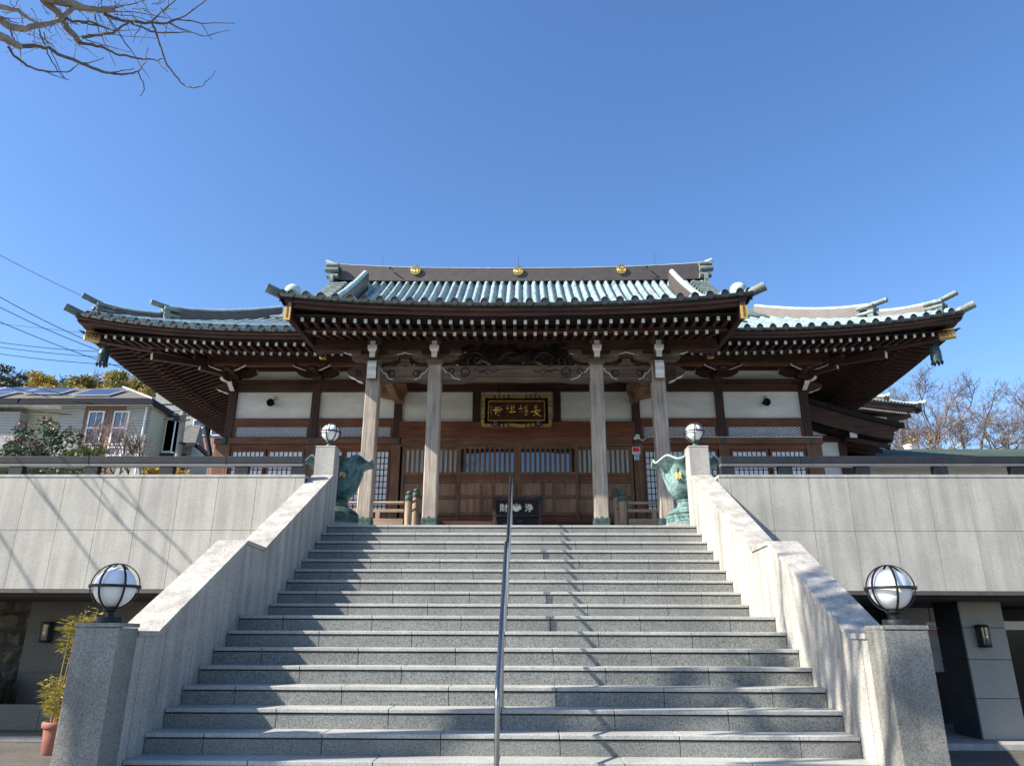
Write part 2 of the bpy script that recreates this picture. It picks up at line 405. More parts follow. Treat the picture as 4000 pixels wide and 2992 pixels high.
def text_mesh(b, ch, o, size, U, V, depth, mi=0, weight=.0, shear=0.):
    """one character, its lower-left corner at o, raised by depth along U x V"""
    cu = bpy.data.curves.new('tmp', 'FONT'); cu.body = ch; cu.size = size; cu.extrude = depth/2; cu.offset = weight*size; cu.shear = shear
    cu.resolution_u = 4
    ob = bpy.data.objects.new('tmp', cu); COL.objects.link(ob)
    dg = bpy.context.evaluated_depsgraph_get()
    me = bpy.data.meshes.new_from_object(ob.evaluated_get(dg))
    o, U, V = Vector(o), Vector(U), Vector(V); N = U.cross(V)
    b.add([o+U*p.co.x+V*p.co.y+N*p.co.z for p in me.vertices], [tuple(p.vertices) for p in me.polygons], mi)
    bpy.data.objects.remove(ob); bpy.data.curves.remove(cu); bpy.data.meshes.remove(me)
def lerp(a, b, t): return a+(b-a)*t
def sstep(a, b, x):
    t = min(1, max(0, (x-a)/(b-a))); return t*t*(3-2*t)
X3, Y3, Z3 = Vector((1, 0, 0)), Vector((0, 1, 0)), Vector((0, 0, 1))
# ================================================================== the site
GZ = -.64; RI = .16; TR = .29504; LAND = .62912; WX = 2.9033; TOPZ = 2.56; TOPY = 16*TR+LAND
def ny(k): return k*TR+(LAND if k >= 8 else 0)
b = MB(); b.add([(-900, -900, GZ), (900, -900, GZ), (900, 1500, GZ), (-900, 1500, GZ)], [(0, 1, 2, 3)])
structure('ground', b, ASPHALT)
b = MB(); b.box(-40, 40, 9.4, 70, GZ+.002, TOPZ); b.box(-40, -WX-.01, 5.31, 9.398, 1.53, TOPZ); b.box(WX+.01, 40, 5.31, 9.398, 1.53, TOPZ); b.box(-WX-.008, WX+.008, TOPY+.355, 9.398, GZ+.002, TOPZ-.003)
structure('terrace', b, plain('terrace_paving', (.33, .32, .30), .8, 0, .2, 3))

# ---- staircase: every step is a run of slabs with open joints over a dark core
t = thing('stone_staircase', 'wide grey granite staircase with open jointed slabs rising to the temple terrace', 'staircase', (0, 0, GZ))
PIT = WX*2/6
for k in range(-3, 17):
    y, z = ny(k), k*RI
    y1 = ny(k+1) if k < 16 else TOPY+.36
    b = MB(); c = MB()
    off = 0 if k % 2 == 0 else PIT/2
    xs = [-WX]
    x = -PIT*3-off
    while x < WX:
        if x > -WX+.05: xs.append(x)
        x += PIT
    xs.append(WX)
    g = .003
    for a, d in zip(xs, xs[1:]):
        b.box(a+g, d-g, y, y1+.02 if k < 16 else y1, z-.034, z)
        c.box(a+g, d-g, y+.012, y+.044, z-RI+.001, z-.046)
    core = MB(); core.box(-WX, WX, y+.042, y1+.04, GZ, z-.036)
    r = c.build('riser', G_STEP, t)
    b.build('tread', G_TREAD, r, bevel=.005)
    core.build('joint', MORTAR, r)

# ---- wing walls, posts, globe lamps
def wing(s, lab):
    t = thing('stair_wing_wall', lab, 'stair wall', (s*3.06, -.2, GZ))
    xi, xo = s*WX, s*(WX+.318)
    prof = [(-.085, .945), (.245, .945), (2.04, 1.918), (2.63, 1.905), (5.43, 3.375)]
    low = MB(); H = .045
    poly = [(-.085, GZ)]+[(y, z-H) for y, z in prof]+[(5.43, GZ)]
    low.prism(poly, (0, 0, 0), Y3, Z3, X3, xi+s*.004, xo-s*.004)
    body = low.build('wall', G_WING, t)
    cp = MB()
    for (ya, za), (yb, zb) in zip(prof, prof[1:]):
        L = math.hypot(yb-ya, zb-za); n = max(1, round(L/.78))
        for i in range(n):
            p = [(lerp(ya, yb, i/n)+.0015, lerp(za, zb, i/n)), (lerp(ya, yb, (i+1)/n)-.0015, lerp(za, zb, (i+1)/n))]
            cp.prism([(p[0][0], p[0][1]-H+.002), (p[1][0], p[1][1]-H+.002), p[1], p[0]], (0, 0, 0), Y3, Z3, X3, xi-s*.012, xo+s*.012)
    cp.build('coping', G_WING, t)
    # fine upright joints of the cladding
    j = MB()
    for yy in (.05, .42, 1.0, 1.6, 2.2, 2.8, 3.4, 4.0, 4.6, 5.2):
        zt = next(lerp(za, zb, (yy-ya)/(yb-ya)) for (ya, za), (yb, zb) in zip(prof, prof[1:]) if ya <= yy <= yb)-H-.004
        j.box(xi+s*.003, xi+s*.006, yy, yy+.0035, GZ, zt)
    j.build('joint', MORTAR, body)
    # lower post
    x0, x1 = s*(WX-.004), s*(WX+.335)
    p = MB(); p.box(x0, x1, -.385, -.09, GZ, .965); po = p.build('lower_post', G_POST, t, bevel=.006)
    q = MB(); q.box(x0-s*.006, x1+s*.006, -.391, -.086, .969, 1.0); q.build('cap', G_POST, po, bevel=.005)
    # upper post
    p = MB(); p.box(s*(WX-.003), s*(WX+.317), 5.433, 5.752, TOPZ, 3.835); po = p.build('upper_post', G_WALL, t, bevel=.005)
    q = MB(); q.box(s*(WX-.006), s*(WX+.32), 5.43, 5.755, 3.838, 3.866); q.build('cap', G_WALL, po, bevel=.004)
    return t
wing(-1, 'speckled granite wall flanking the left of the stairs, its face in shade')
wing(1, 'speckled granite wall flanking the right of the stairs, its inner face in full sun')

def globe_lamp(loc, lab, r=.19, base=.095, bm=IRON):
    t = thing('globe_lamp', lab, 'lamp', loc, 'caged globe lamps on the stair posts')
    x, y, z = loc; cz = z+.095+r
    b = MB(); b.lathe([(base, 0), (base, .04), (base*.96, .044), (.032, .046), (.032, .085), (.06, .095), (.06, .115)], loc, 20)
    b.build('lamp_base', bm, t)
    g = MB(); g.sphere((x, y, cz-.006), r*.85, 32); g.build('globe', GLOBE, t)
    c = MB()
    def ring(ax, rr, wd, ang=0):
        n = 40; vs = []
        for i in range(n):
            a = 2*math.pi*i/n
            for (dr, dw) in ((0, -wd), (.008, -wd), (.008, wd), (0, wd)):
                q = rr+dr
                if ax == 2: v = (q*math.cos(a), q*math.sin(a), dw)
                else:
                    v0 = (q*math.cos(a), dw, q*math.sin(a)); ca, sa = math.cos(ang), math.sin(ang)
                    v = (v0[0]*ca-v0[1]*sa, v0[0]*sa+v0[1]*ca, v0[2])
                vs.append((x+v[0], y+v[1], cz+v[2]))
        c.add(vs, [(i*4+k, i*4+(k+1) % 4, ((i+1) % n)*4+(k+1) % 4, ((i+1) % n)*4+k) for i in range(n) for k in range(4)])
    ring(2, r, .011)
    for a in (.35, .35+math.pi/3, .35+2*math.pi/3): ring(0, r-.0085, .0075, a)
    c.build('cage', IRON, t)
    return t
globe_lamp((-3.07, -.235, 1.0), 'large white globe in a black cage on the low granite post beside the potted bamboo', .182)
globe_lamp((3.075, -.235, 1.0), 'large white globe in a black cage on the low post below the sunlit stair wall', .182)
globe_lamp((-3.045, 5.59, 3.866), 'small white globe in a black cage on the tall post beside the dark bronze urn', .17, .06, VERDI)
globe_lamp((3.045, 5.59, 3.866), 'small white globe in a black cage on the post beside the pale green urn', .17, .06, VERDI)

# ---- handrails
def handrail(pts, posts, lab, ends):
    t = thing('handrail', lab, 'handrail', (0.002, posts[0][0], posts[0][1]))
    b = MB(); b.tube(pts, .0195, 12); b.build('rail', STEEL, t)
    for (y, z0, z1) in posts:
        b = MB(); b.tube([(0, y, z0), (0, y, z1)], .017, 10); p = b.build('post', STEEL, t)
        b = MB(); b.lathe([(.034, 0), (.034, .006), (.018, .01)], (0, y, z0+.001), 14); b.build('base_plate', STEEL, p)
def bend(pts, rad=.09, n=6):
    out = [Vector(pts[0])]
    for a, b_, c in zip(pts, pts[1:], pts[2:]):
        a, b_, c = Vector(a), Vector(b_), Vector(c)
        p, q = b_+(a-b_).normalized()*rad, b_+(c-b_).normalized()*rad
        for i in range(n+1):
            u = i/n; out.append(p*(1-u)**2+b_*2*u*(1-u)+q*u*u)
    out.append(Vector(pts[-1])); return out
SL = RI/TR
hl = lambda y: .8+SL*y
handrail(bend([(0, -.5, -.32), (0, -.5, hl(-.5)), (0, 2.02, hl(2.02)), (0, 2.32, hl(2.02)+.03)]),
         [(.70, .32, hl(.70)), (1.885, .96, hl(1.885))], 'lower stainless steel handrail down the middle of the stairs', 0)
hu = lambda y: 2.08+SL*(y-2.99)
handrail(bend([(0, 2.6, hu(2.85)-.08), (0, 2.85, hu(2.85)), (0, 5.36, hu(5.36)), (0, 5.62, hu(5.36)), (0, 5.62, 2.56)]),
         [(3.10, 1.28, hu(3.1)), (4.28, 1.92, hu(4.28)), (5.46, 2.56, hu(5.36))], 'upper stainless steel handrail between the landing and the terrace', 0)

# ---- retaining walls with facing slabs
def retaining(s, lab):
    t = thing('retaining_wall', lab, 'retaining wall', (s*8, 5.0, GZ))
    b = MB(); X1 = 14.6
    zs = [1.555, 2.428, 3.246]; x0 = WX+.32; xs = [x0]
    x = 3.399 if s > 0 else 3.37
    while x < X1: xs.append(x); x += .6035
    xs.append(X1)
    for z0, z1 in zip(zs, zs[1:]):
        for a, d in zip(xs, xs[1:]):
            b.box(s*(a+.003), s*(d-.003), 5.0, 5.03, z0+.003, z1-.003)
    f = b.build('facing', G_WALL, t)
    b = MB(); b.box(s*x0, s*X1, 5.022, 5.3, 1.556, 3.244); b.build('core', MORTAR, t)
    b = MB()
    x = x0
    while x < X1:
        d = min(X1, x+.9); b.box(s*(x+.001), s*(d-.001), 4.992, 5.305, 3.248, 3.29); x = d
    b.build('coping', G_WALL, t, bevel=.003)
    b = MB(); b.box(s*x0, s*X1, 4.99, 5.32, 1.50, 1.553); b.build('drip_strip', plain('soffit_strip', (.07, .06, .055), .6), t)
    # recess under the terrace
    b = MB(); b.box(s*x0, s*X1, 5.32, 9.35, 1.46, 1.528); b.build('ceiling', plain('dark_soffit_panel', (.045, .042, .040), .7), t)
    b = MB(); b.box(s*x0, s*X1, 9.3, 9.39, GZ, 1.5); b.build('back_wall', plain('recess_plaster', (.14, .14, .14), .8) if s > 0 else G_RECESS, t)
    return t
rw = retaining(1, 'pale granite clad retaining wall on the right over the passage with the toilet sign')
lw = retaining(-1, 'pale granite clad retaining wall on the left streaked by tree shadows')
# kerbs along the recesses
b = MB(); b.box(3.24, 14.6, 5.62, 9.3, GZ, -.545); o = b.build('kerb', plain('kerb_stone', (.29, .28, .265), .8), None, bevel=.01); o['kind'] = 'structure'
b = MB(); b.box(-14.6, -3.24, 5.95, 9.3, GZ, -.555); o = b.build('kerb', plain('kerb_stone_left', (.25, .243, .23), .8), None, bevel=.01); o['kind'] = 'structure'
# right recess: pier, dark reveal, glass door, white wall, tank
t = thing('granite_pier', 'square pier under the right terrace clad in light slabs with one dark polished side', 'pier', (7.4, 6.3, -.545))
b = MB(); zs = [-.545, .03, .59, 1.06, 1.46]
for z0, z1 in zip(zs, zs[1:]): b.box(7.145, 7.81, 6.05, 6.42, z0+.004, z1-.004)
b.build('light_cladding', G_PIER, t, bevel=.004)
b = MB()
for z0, z1 in zip(zs, zs[1:]): b.box(7.12, 7.143, 6.04, 6.78, z0+.004, z1-.004)
b.build('dark_cladding', G_DARK, t)
b = MB(); b.box(7.15, 7.8, 6.07, 6.77, -.545, 1.46); b.build('core', MORTAR, t)
t = thing('glass_door', 'dark glass entrance door in a white frame right of the granite pier', 'door', (9.0, 8.2, -.545))
b = MB(); b.box(8.98, 12.0, 8.22, 8.25, -.5, 1.05); b.build('pane', DGLASS, t)
b = MB(); b.box(8.8, 12, 8.1, 8.24, 1.05, 1.2); b.box(8.8, 8.96, 8.1, 8.24, -.545, 1.05); b.box(10.1, 10.2, 8.15, 8.24, -.545, 1.05); b.build('frame', ALU, t)
t = thing('passage_wall', 'plain grey wall with a dark doorway at the back of the right passage', 'wall', (7.0, 8.6, -.545))
b = MB(); b.box(7.2, 8.75, 8.6, 8.68, -.545, 1.45); b.build('wall', plain('grey_plaster', (.42, .42, .42), .8), t)
b = MB(); b.box(7.3, 8.3, 8.2, 8.6, -.545, .30); b.build('cabinet', DARK, t)
b = MB(); b.box(3.3, 6.9, 8.6, 8.68, -.545, 1.10); b.build('low_cladding', G_PIER, t)
sgn = at(3640, 2447, 8.0)
t = thing('toilet_sign', 'small white sign with black characters hanging in the right passage', 'sign', (sgn.x, 8.0, sgn.z))
b = MB(); b.box(sgn.x-.11, sgn.x+.075, 8.0, 8.02, sgn.z-.075, sgn.z+.08); b.build('board', WPLAS, t)
b = MB(); text_mesh(b, 'ト', (sgn.x-.125, 7.997, sgn.z-.03), .075, X3, Z3, .004); text_mesh(b, 'イ', (sgn.x-.065, 7.997, sgn.z-.03), .075, X3, Z3, .004); text_mesh(b, 'レ', (sgn.x-.0, 7.997, sgn.z-.03), .075, X3, Z3, .004); b.build('lettering', BLACK, t)
b = MB(); b.box(sgn.x-.11, sgn.x+.075, 7.994, 7.999, sgn.z-.075, sgn.z-.052); b.build('red_band', REDP, t)
b = MB(); b.tube([(sgn.x, 8.01, sgn.z+.08), (sgn.x, 8.01, 1.46)], .008, 6); b.build('hanger', IRON, t)

def wall_lantern(c, lab):
    x, y, z = c
    t = thing('wall_lantern', lab, 'wall lamp', c, 'black lanterns under the terrace')
    b = MB(); b.box(x-.05, x+.05, y-.02, y, z-.13, z+.13); b.build('back_plate', IRON, t)
    b = MB()
    for z0 in (-.17, .125): b.lathe([(.085, z0), (.098, z0+.012), (.098, z0+.03), (.07, z0+.045)], (x, y-.085, z), 16)
    for a in range(6):
        q = a*math.pi/3+.3; b.tube([(x+.088*math.cos(q), y-.085+.088*math.sin(q), z-.15), (x+.088*math.cos(q), y-.085+.088*math.sin(q), z+.13)], .006, 5)
    b.build('lantern_frame', IRON, t)
    b = MB(); b.lathe([(.078, -.15), (.078, .13)], (x, y-.085, z), 16); b.build('lantern_glass', GLASS, t)
    b = MB(); b.sphere((x, y-.125, z-.01), .05, 14, 0, (1, .8, 1.1)); b.build('bulb', GLOBE, t)
q = at(3842, 2483, 5.96); wall_lantern((q.x, 6.05, q.z), 'black lantern with a clear glass and white bulb on the light granite pier')
# left recess
t = thing('recess_wall', 'shaded granite slab wall under the left terrace', 'wall', (-7, 7.0, -.555))
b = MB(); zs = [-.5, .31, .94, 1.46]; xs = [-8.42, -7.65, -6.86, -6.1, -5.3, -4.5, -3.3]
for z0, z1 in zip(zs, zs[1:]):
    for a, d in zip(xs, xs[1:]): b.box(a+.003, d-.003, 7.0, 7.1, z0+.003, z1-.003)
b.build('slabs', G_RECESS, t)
b = MB(); b.box(-8.41, -3.3, 7.02, 7.2, -.555, 1.46); b.build('core', MORTAR, t)
q = at(179, 2468, 6.9); wall_lantern((q.x, 7.0, q.z), 'black lantern half hidden behind the bamboo leaves in the left passage')
b = MB(); rr = random.Random(3)
z = -.5; row = 0
while z < 1.42:
    x = -11.0-.2*(row % 2)
    while x < -8.5:
        wd = rr.uniform(.34, .5); x1 = min(x+wd, -8.44)
        if x1-x > .1:
            c = Vector(((x+x1)/2, 7.35, z+.15)); n = 5; rows = []
            for i in range(n+1):
                rw_ = []
                for k in range(n+1):
                    u, v = i/n, k/n; e = min(u, 1-u, v, 1-v)
                    rw_.append((lerp(x+.012, x1-.012, u), 7.35-(.0 if e == 0 else .05+.05*rr.random()), lerp(z+.012, z+.288, v)))
                rows.append(rw_)
            b.grid(rows, 0, False)
        x = x1
    z += .3; row += 1
o = b.build('rubble_wall', RUBBLE); tag(o, 'rough brown rubble stone wall in the corner of the left passage', 'stone wall')
b = MB(); b.box(-12, -8.44, 7.34, 7.5, -.5, 1.46); b.build('mortar', MORTAR, o)
t = thing('granite_planter', 'low granite planter box along the left passage', 'planter', (-8.3, 6.4, -.555))
b = MB()
for a, d in ((-11, -9.4), (-9.4, -8.2), (-8.2, -7.42), (-7.42, -7.2)): b.box(a+.003, d-.003, 6.2, 6.26, -.5, -.13)
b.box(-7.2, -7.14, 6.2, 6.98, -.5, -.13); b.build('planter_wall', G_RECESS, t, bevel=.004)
b = MB(); b.box(-11, -7.2, 6.24, 6.99, -.555, -.2); b.build('soil', HILL, t)
b = MB()
for i in range(420):
    x = rr.uniform(-9.6, -8.25); y = rr.uniform(6.4, 6.9); h = rr.uniform(.25, .6); a = rr.uniform(0, 6.28); l = rr.uniform(.02, .18)
    dx, dy = math.cos(a), math.sin(a); p = Vector((x, y, -.2)); w_ = Vector((-dy, dx, 0))*.006
    m_ = p+Vector((dx*l*.4, dy*l*.4, h*.7)); e = p+Vector((dx*l, dy*l, h))
    b.add([p-w_, p+w_, m_+w_, e, m_-w_], [(0, 1, 2, 4), (4, 2, 3)])
o = b.build('grass_clump', LF_GRASS); tag(o, 'clump of dark grass growing in the granite planter', 'grass', kind='stuff')

# ---- terrace rails
def rail(s, posts, lab):
    t = thing('terrace_rail', lab, 'railing', (s*8, 5.12, 3.29))
    b = MB(); b.box(s*3.30, s*14.5, 5.055, 5.20, 3.487, 3.60); r_ = b.build('rail_beam', RAILM, t, bevel=.006)
    b = MB(); b.box(s*3.30, s*14.5, 5.062, 5.19, 3.440, 3.485); b.build('rail_underside', RAILL, t)
    b = MB()
    for x in (4.53, 6.73, 8.9): b.box(s*x, s*(x+.012), 5.05, 5.203, 3.484, 3.603)
    b.build('joint_sleeve', RAILM, r_)
    for x in posts:
        b = MB(); b.box(x-.105, x+.105, 5.07, 5.18, 3.29, 3.442); b.build('post', IRON, t)
rail(-1, (-3.37, -4.27, -5.465, -6.67, -7.88, -9.1, -10.3), 'dark metal rail on stub posts along the top of the left retaining wall')
rail(1, (3.40, 4.30, 5.505, 6.715, 7.91, 9.1, 10.3), 'dark metal rail on stub posts along the top of the right retaining wall')

# ---- bronze lotus urns
def urn(s, lab, mats, ch):
    cx, cy, z = s*3.02, 6.28, TOPZ
    t = thing('lotus_urn', lab, 'urn', (cx, cy, z), 'bronze lotus urns at the head of the stairs')
    b = MB(); b.box(cx-.47, cx+.47, cy-.47, cy+.47, z, z+.10); b.build('base_slab', G_TREAD, t, bevel=.006)
    b = MB(); n = 8
    b.lathe([(.41, .10), (.425, .11), (.425, .135), (.395, .145), (.395, .275), (.41, .29), (.36, .31)], (cx, cy, z), n, smooth=False)
    ped = b.build('pedestal', mats[0], t)
    b = MB()
    for k in range(n):
        a = 2*math.pi*(k+.5)/n; U = Vector((-math.sin(a), math.cos(a), 0)); Nn = Vector((math.cos(a), math.sin(a), 0)); o = Vector((cx, cy, z+.21))+Nn*(.395*math.cos(math.pi/8))
        for (u, v, w_, h) in ((0, .033, .22, .008), (0, -.033, .22, .008), (-.11, 0, .008, .07), (.11, 0, .008, .07)):
            b.prism([(u-w_/2, v-h/2), (u+w_/2, v-h/2), (u+w_/2, v+h/2), (u-w_/2, v+h/2)], o, U, Z3, Nn, -.002, .009)
        for i in range(7):
            u = -.1+.033*i; b.sphere(o+U*u+Z3*(.022*math.sin(i*2.1+k)), .016, 6)
    b.build('relief', mats[0], ped)
    b = MB(); b.lathe([(.355, .31), (.33, .35), (.255, .40), (.20, .425)], (cx, cy, z), 32, fn=lambda a, zz: 1+.07*abs(math.sin(a*6)))
    b.build('lotus_foot', mats[0], t)
    b = MB(); b.lathe([(.195, .425), (.205, .44), (.205, .46), (.185, .47), (.185, .515), (.20, .525), (.20, .545), (.16, .56)], (cx, cy, z), 28); b.build('neck', mats[0], t)
    # bowl: eight petals, the lip waves up and turns outwards
    b = MB(); NP = 96; prof = [(.15, .55), (.21, .58), (.285, .645), (.345, .75), (.38, .87), (.40, .98), (.42, 1.065), (.46, 1.135), (.53, 1.18), (.585, 1.20)]
    def pos(i, a, inset=0):
        r_, h = prof[i]; u = max(0, (h-.95)/.26); pet = .5+.5*math.cos(a*8)
        low = .55+.45*pet**.8
        rr_ = r_*(1-.03*(1-pet)*(i > 1))+(.03-.06*pet)*u*u; hh = h+u*u*.085*(pet-.5)-max(0, u-.75)*.06*(1-pet)
        return (cx+(rr_-inset)*math.cos(a), cy+(rr_-inset)*math.sin(a), z+hh)
    rows = [[pos(i, 2*math.pi*k/NP) for k in range(NP+1)] for i in range(len(prof))]
    rows.append([pos(len(prof)-1, 2*math.pi*k/NP, .0)[:2]+(pos(len(prof)-1, 2*math.pi*k/NP)[2]+.022,) for k in range(NP+1)])
    rows += [[pos(i, 2*math.pi*k/NP, .022) for k in range(NP+1)] for i in (8, 6, 4, 2)]
    b.grid(rows, 0, True); bowl = b.build('bowl', mats[1], t)
    b = MB(); b.tube([Vector(pos(len(prof)-1, 2*math.pi*k/NP))+Vector((0, 0, .012)) for k in range(NP+1)], .016, 6, cap=False); b.build('lip', mats[2], bowl)
    b = MB()
    for k in range(8):
        a0 = math.pi/4*k; pts = []
        for i in range(9):
            q = -1+2*i/8; hh = .68+.36*abs(q)**1.5; r_ = lerp(.305, .418, (hh-.68)/.38)+.008
            pts.append((cx+r_*math.cos(a0+.24*q*.9), cy+r_*math.sin(a0+.24*q*.9), z+hh))
        b.tube(pts, .009, 5)
    b.build('petal_relief', mats[1], bowl)
    a = R(-90)+(.38 if s < 0 else -.55); o = Vector((cx+.412*math.cos(a), cy+.412*math.sin(a), z+.86)); U = Vector((-math.sin(a), math.cos(a), 0))
    b = MB(); text_mesh(b, ch, o-U*.065, .13, U, Z3, .014, weight=.008); b.build('character', GOLDP, bowl)
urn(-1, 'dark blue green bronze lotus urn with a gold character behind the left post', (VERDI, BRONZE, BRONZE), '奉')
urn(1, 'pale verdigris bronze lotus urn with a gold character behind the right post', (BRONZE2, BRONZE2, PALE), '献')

# ---- potted bamboo
px_, py_ = -6.28, 4.80
t = thing('potted_bamboo', 'yellowing bamboo in a terracotta pot beside the left stair post', 'potted plant', (px_, py_, GZ))
b = MB(); b.lathe([(.125, 0), (.135, .01), (.155, .28), (.16, .335), (.182, .34), (.19, .36), (.19, .40), (.18, .415), (.16, .415), (.155, .38), (.0, .37)], (px_, py_, GZ), 32)
b.build('pot', TERRA, t)
b = MB(); lf = MB(); rb = random.Random(11)
def leafq(m, p, d, L, wd, rng):
    d = Vector(d).normalized(); s_ = d.cross(Vector((rng.uniform(-1, 1), rng.uniform(-1, 1), rng.uniform(.2, 1)))).normalized()*wd
    mid = p+d*L*.45+Vector((0, 0, .06*L)); e = p+d*L-Vector((0, 0, .12*L))
    m.add([p, mid+s_, e, mid-s_], [(0, 1, 2), (0, 2, 3)])
for i in range(10):
    a = rb.uniform(0, 6.28); r0 = rb.uniform(.01, .1); h = rb.uniform(1.2, 1.55)
    p0 = Vector((px_+r0*math.cos(a), py_+r0*math.sin(a), GZ+.37)); lean = Vector((rb.uniform(.0, .34), rb.uniform(-.05, .05), h))
    b.tube([p0, p0+lean*.5+Vector((.0, 0, .02)), p0+lean], [.006, .0055, .003], 6)
    for kx in range(70):
        f = rb.choice((rb.uniform(.68, 1.02), rb.uniform(.66, 1.03), rb.uniform(.3, .7) if rb.random() < .2 else .9))
        q = p0+lean*f; aa = rb.uniform(0, 6.28)
        q = q+Vector((math.cos(aa), math.sin(aa), 0))*rb.uniform(0, .13)
        leafq(lf, q, (math.cos(aa), math.sin(aa), rb.uniform(-.3, .5)), rb.uniform(.07, .15), .006, rb)
for i in range(14):
    a = rb.uniform(2.2, 5.8); h = rb.uniform(.25, .62); r0 = rb.uniform(.02, .1)
    p0 = Vector((px_+r0*math.cos(a), py_+r0*math.sin(a), GZ+.37)); lean = Vector((math.cos(a)*rb.uniform(.02, .2), math.sin(a)*.1, h))
    b.tube([p0, p0+lean], [.004, .002], 5)
    for kx in range(40):
        f = rb.uniform(.25, 1.05); q = p0+lean*f; aa = rb.uniform(0, 6.28); q = q+Vector((math.cos(aa), math.sin(aa), 0))*rb.uniform(0, .08)
        leafq(lf, q, (math.cos(aa), math.sin(aa), rb.uniform(-.2, .5)), rb.uniform(.07, .13), .006, rb)
b.build('cane', CANE, t); lf.build('foliage', LF_BAMBOO, t)
# ================================================================== the temple hall
AX = .03
T = thing('temple_hall', 'broad wooden temple hall with upturned patina green tile roofs and a carved porch', 'temple', (AX, 12, 2.56), org=(0, 12, 2.56))
def part(b, name, m, par=None, **k): return b.build(name, m, par or T, **k)
EY, EX, RY = 9.4, 10.45, 18.6               # front eave, side eave, ridge line
def bump(d): return (max(0., (5.6-d))/5.6)**2.6
def ez(d): return 7.66+.45*bump(d)
def prof(d):
    t = d/9.2; return 5.89*(.68*t+.32*t*t)
KY = 6.9
def ke(x): return 7.14+.235*(abs(x)/4.8)**2.4
def kprof(y):
    t = (y-KY)/11.7; return 6.41*(.40*t+.60*t*t)
def zout(x, y): return ez(EX-abs(x))*(1-sstep(9.4, 14, y))+7.66*sstep(9.4, 14, y)+prof(y-EY)
def zin(x, y): return lerp(ke(x), 7.14, sstep(7, 11, y))+kprof(y)
def zroof(x, y):
    ax = abs(x)
    if ax < 4.65: return zin(x, y)
    if ax < 5.6: return lerp(zout(x, y), zin(min(ax, 4.6), y), sstep(10., 13.5, y))
    return zout(x, y)
# --- stone platform and verandah
b = MB(); b.box(-8.4, 8.4, 9.6, 26, 2.562, 2.86); b.box(-4.2, 4.2, 7.7, 9.6, 2.562, 2.84); part(b, 'stone_platform', G_TREAD)
b = MB(); b.box(-8.6, 8.6, 10.7, 12, 3.17, 3.27); b.box(-2.6, 2.6, 10.9, 12, 3.3, 3.44); part(b, 'verandah_floor', W_BEAM)
# --- columns
CX = (-7.46, -5.27, -3.09, 3.09, 5.27, 7.46)
for x in CX:
    b = MB(); b.box(x-.1, x+.1, 11.9, 12.1, 2.86, 7.18); part(b, 'column', W_BEAMZ)
for x in (-1.05, 1.05):
    b = MB(); b.box(x-.098, x+.098, 11.9, 12.1, 6.13, 7.0); part(b, 'column', W_BEAMZ)
# --- plaster
bays = [(-7.36, -5.37), (-5.17, -3.19), (-2.99, -1.15), (-.95, .95), (1.15, 2.99), (3.19, 5.17), (5.37, 7.36)]
for i, (x0, x1) in enumerate(bays):
    b = MB(); b.box(x0, x1, 12.0, 12.06, 6.12 if 2 <= i <= 4 else 6.2, 6.97); part(b, 'plaster_panel', PLASTER)
    b = MB(); b.box(x0-.09, x1+.09, 12.02, 12.06, 7.28, 7.56); part(b, 'frieze_panel', PLASTER)
b = MB(); b.box(-7.5, 7.5, 12.07, 12.2, 2.9, 8.1); part(b, 'inner_wall', DARK)
# side walls of the hall
for s in (-1, 1):
    b = MB(); b.box(s*7.38, s*7.46, 12.1, 25, 5.6, 7.6, 0); b.box(s*7.36, s*7.47, 12.1, 25, 2.9, 5.6, 1)
    for y in (14.3, 16.5, 18.7, 20.9, 23.1): b.box(s*7.36, s*7.56, y-.1, y+.1, 2.9, 7.3, 1)
    b.box(s*7.35, s*7.55, 12.1, 25, 6.97, 7.25, 1); b.box(s*7.35, s*7.53, 12.1, 25, 6.05, 6.24, 1)
    part(b, 'side_wall', [PLASTER, W_BEAMY])
b = MB(); b.box(-7.5, 7.5, 24.9, 25.1, 2.9, 7.8); part(b, 'rear_wall', PLASTER)
# --- long beams
def hbeam(x0, x1, y0, y1, z0, z1, m, name='beam', par=None, bv=.006):
    b = MB(); b.box(x0, x1, y0, y1, z0, z1); return part(b, name, m, par, bevel=bv)
hbeam(-7.75, 7.75, 11.86, 12.12, 7.19, 7.28, W_BEAM, 'capital_beam')
hbeam(-7.72, 7.72, 11.91, 12.1, 6.972, 7.186, W_BEAM, 'tie_beam')
hbeam(-7.6, 7.6, 11.92, 12.1, 7.562, 7.80, W_BEAM, 'wall_plate')
hbeam(-8.0, 8.0, 11.27, 11.43, 7.535, 7.77, W_BEAM, 'eave_purlin')
hbeam(-7.9, 7.9, 11.29, 11.42, 7.465, 7.533, W_RAIL, 'eave_purlin_base')
for x0, x1 in ((-7.5, -3.19), (3.19, 7.5)):
    hbeam(x0, x1, 11.93, 12.05, 6.07, 6.24, W_RED, 'lintel')
    hbeam(x0-.05 if x0 < 0 else x0-.2, x1+.2 if x0 < 0 else x1+.26, 11.82, 11.95, 5.53, 5.685, W_RAIL, 'nageshi_beam')
hbeam(-7.76, -7.4, 11.82, 11.95, 5.531, 5.684, W_RAIL, 'nageshi_end')
hbeam(-3.02, 3.02, 11.84, 12.0, 5.715, 6.128, W_RED, 'entrance_lintel')
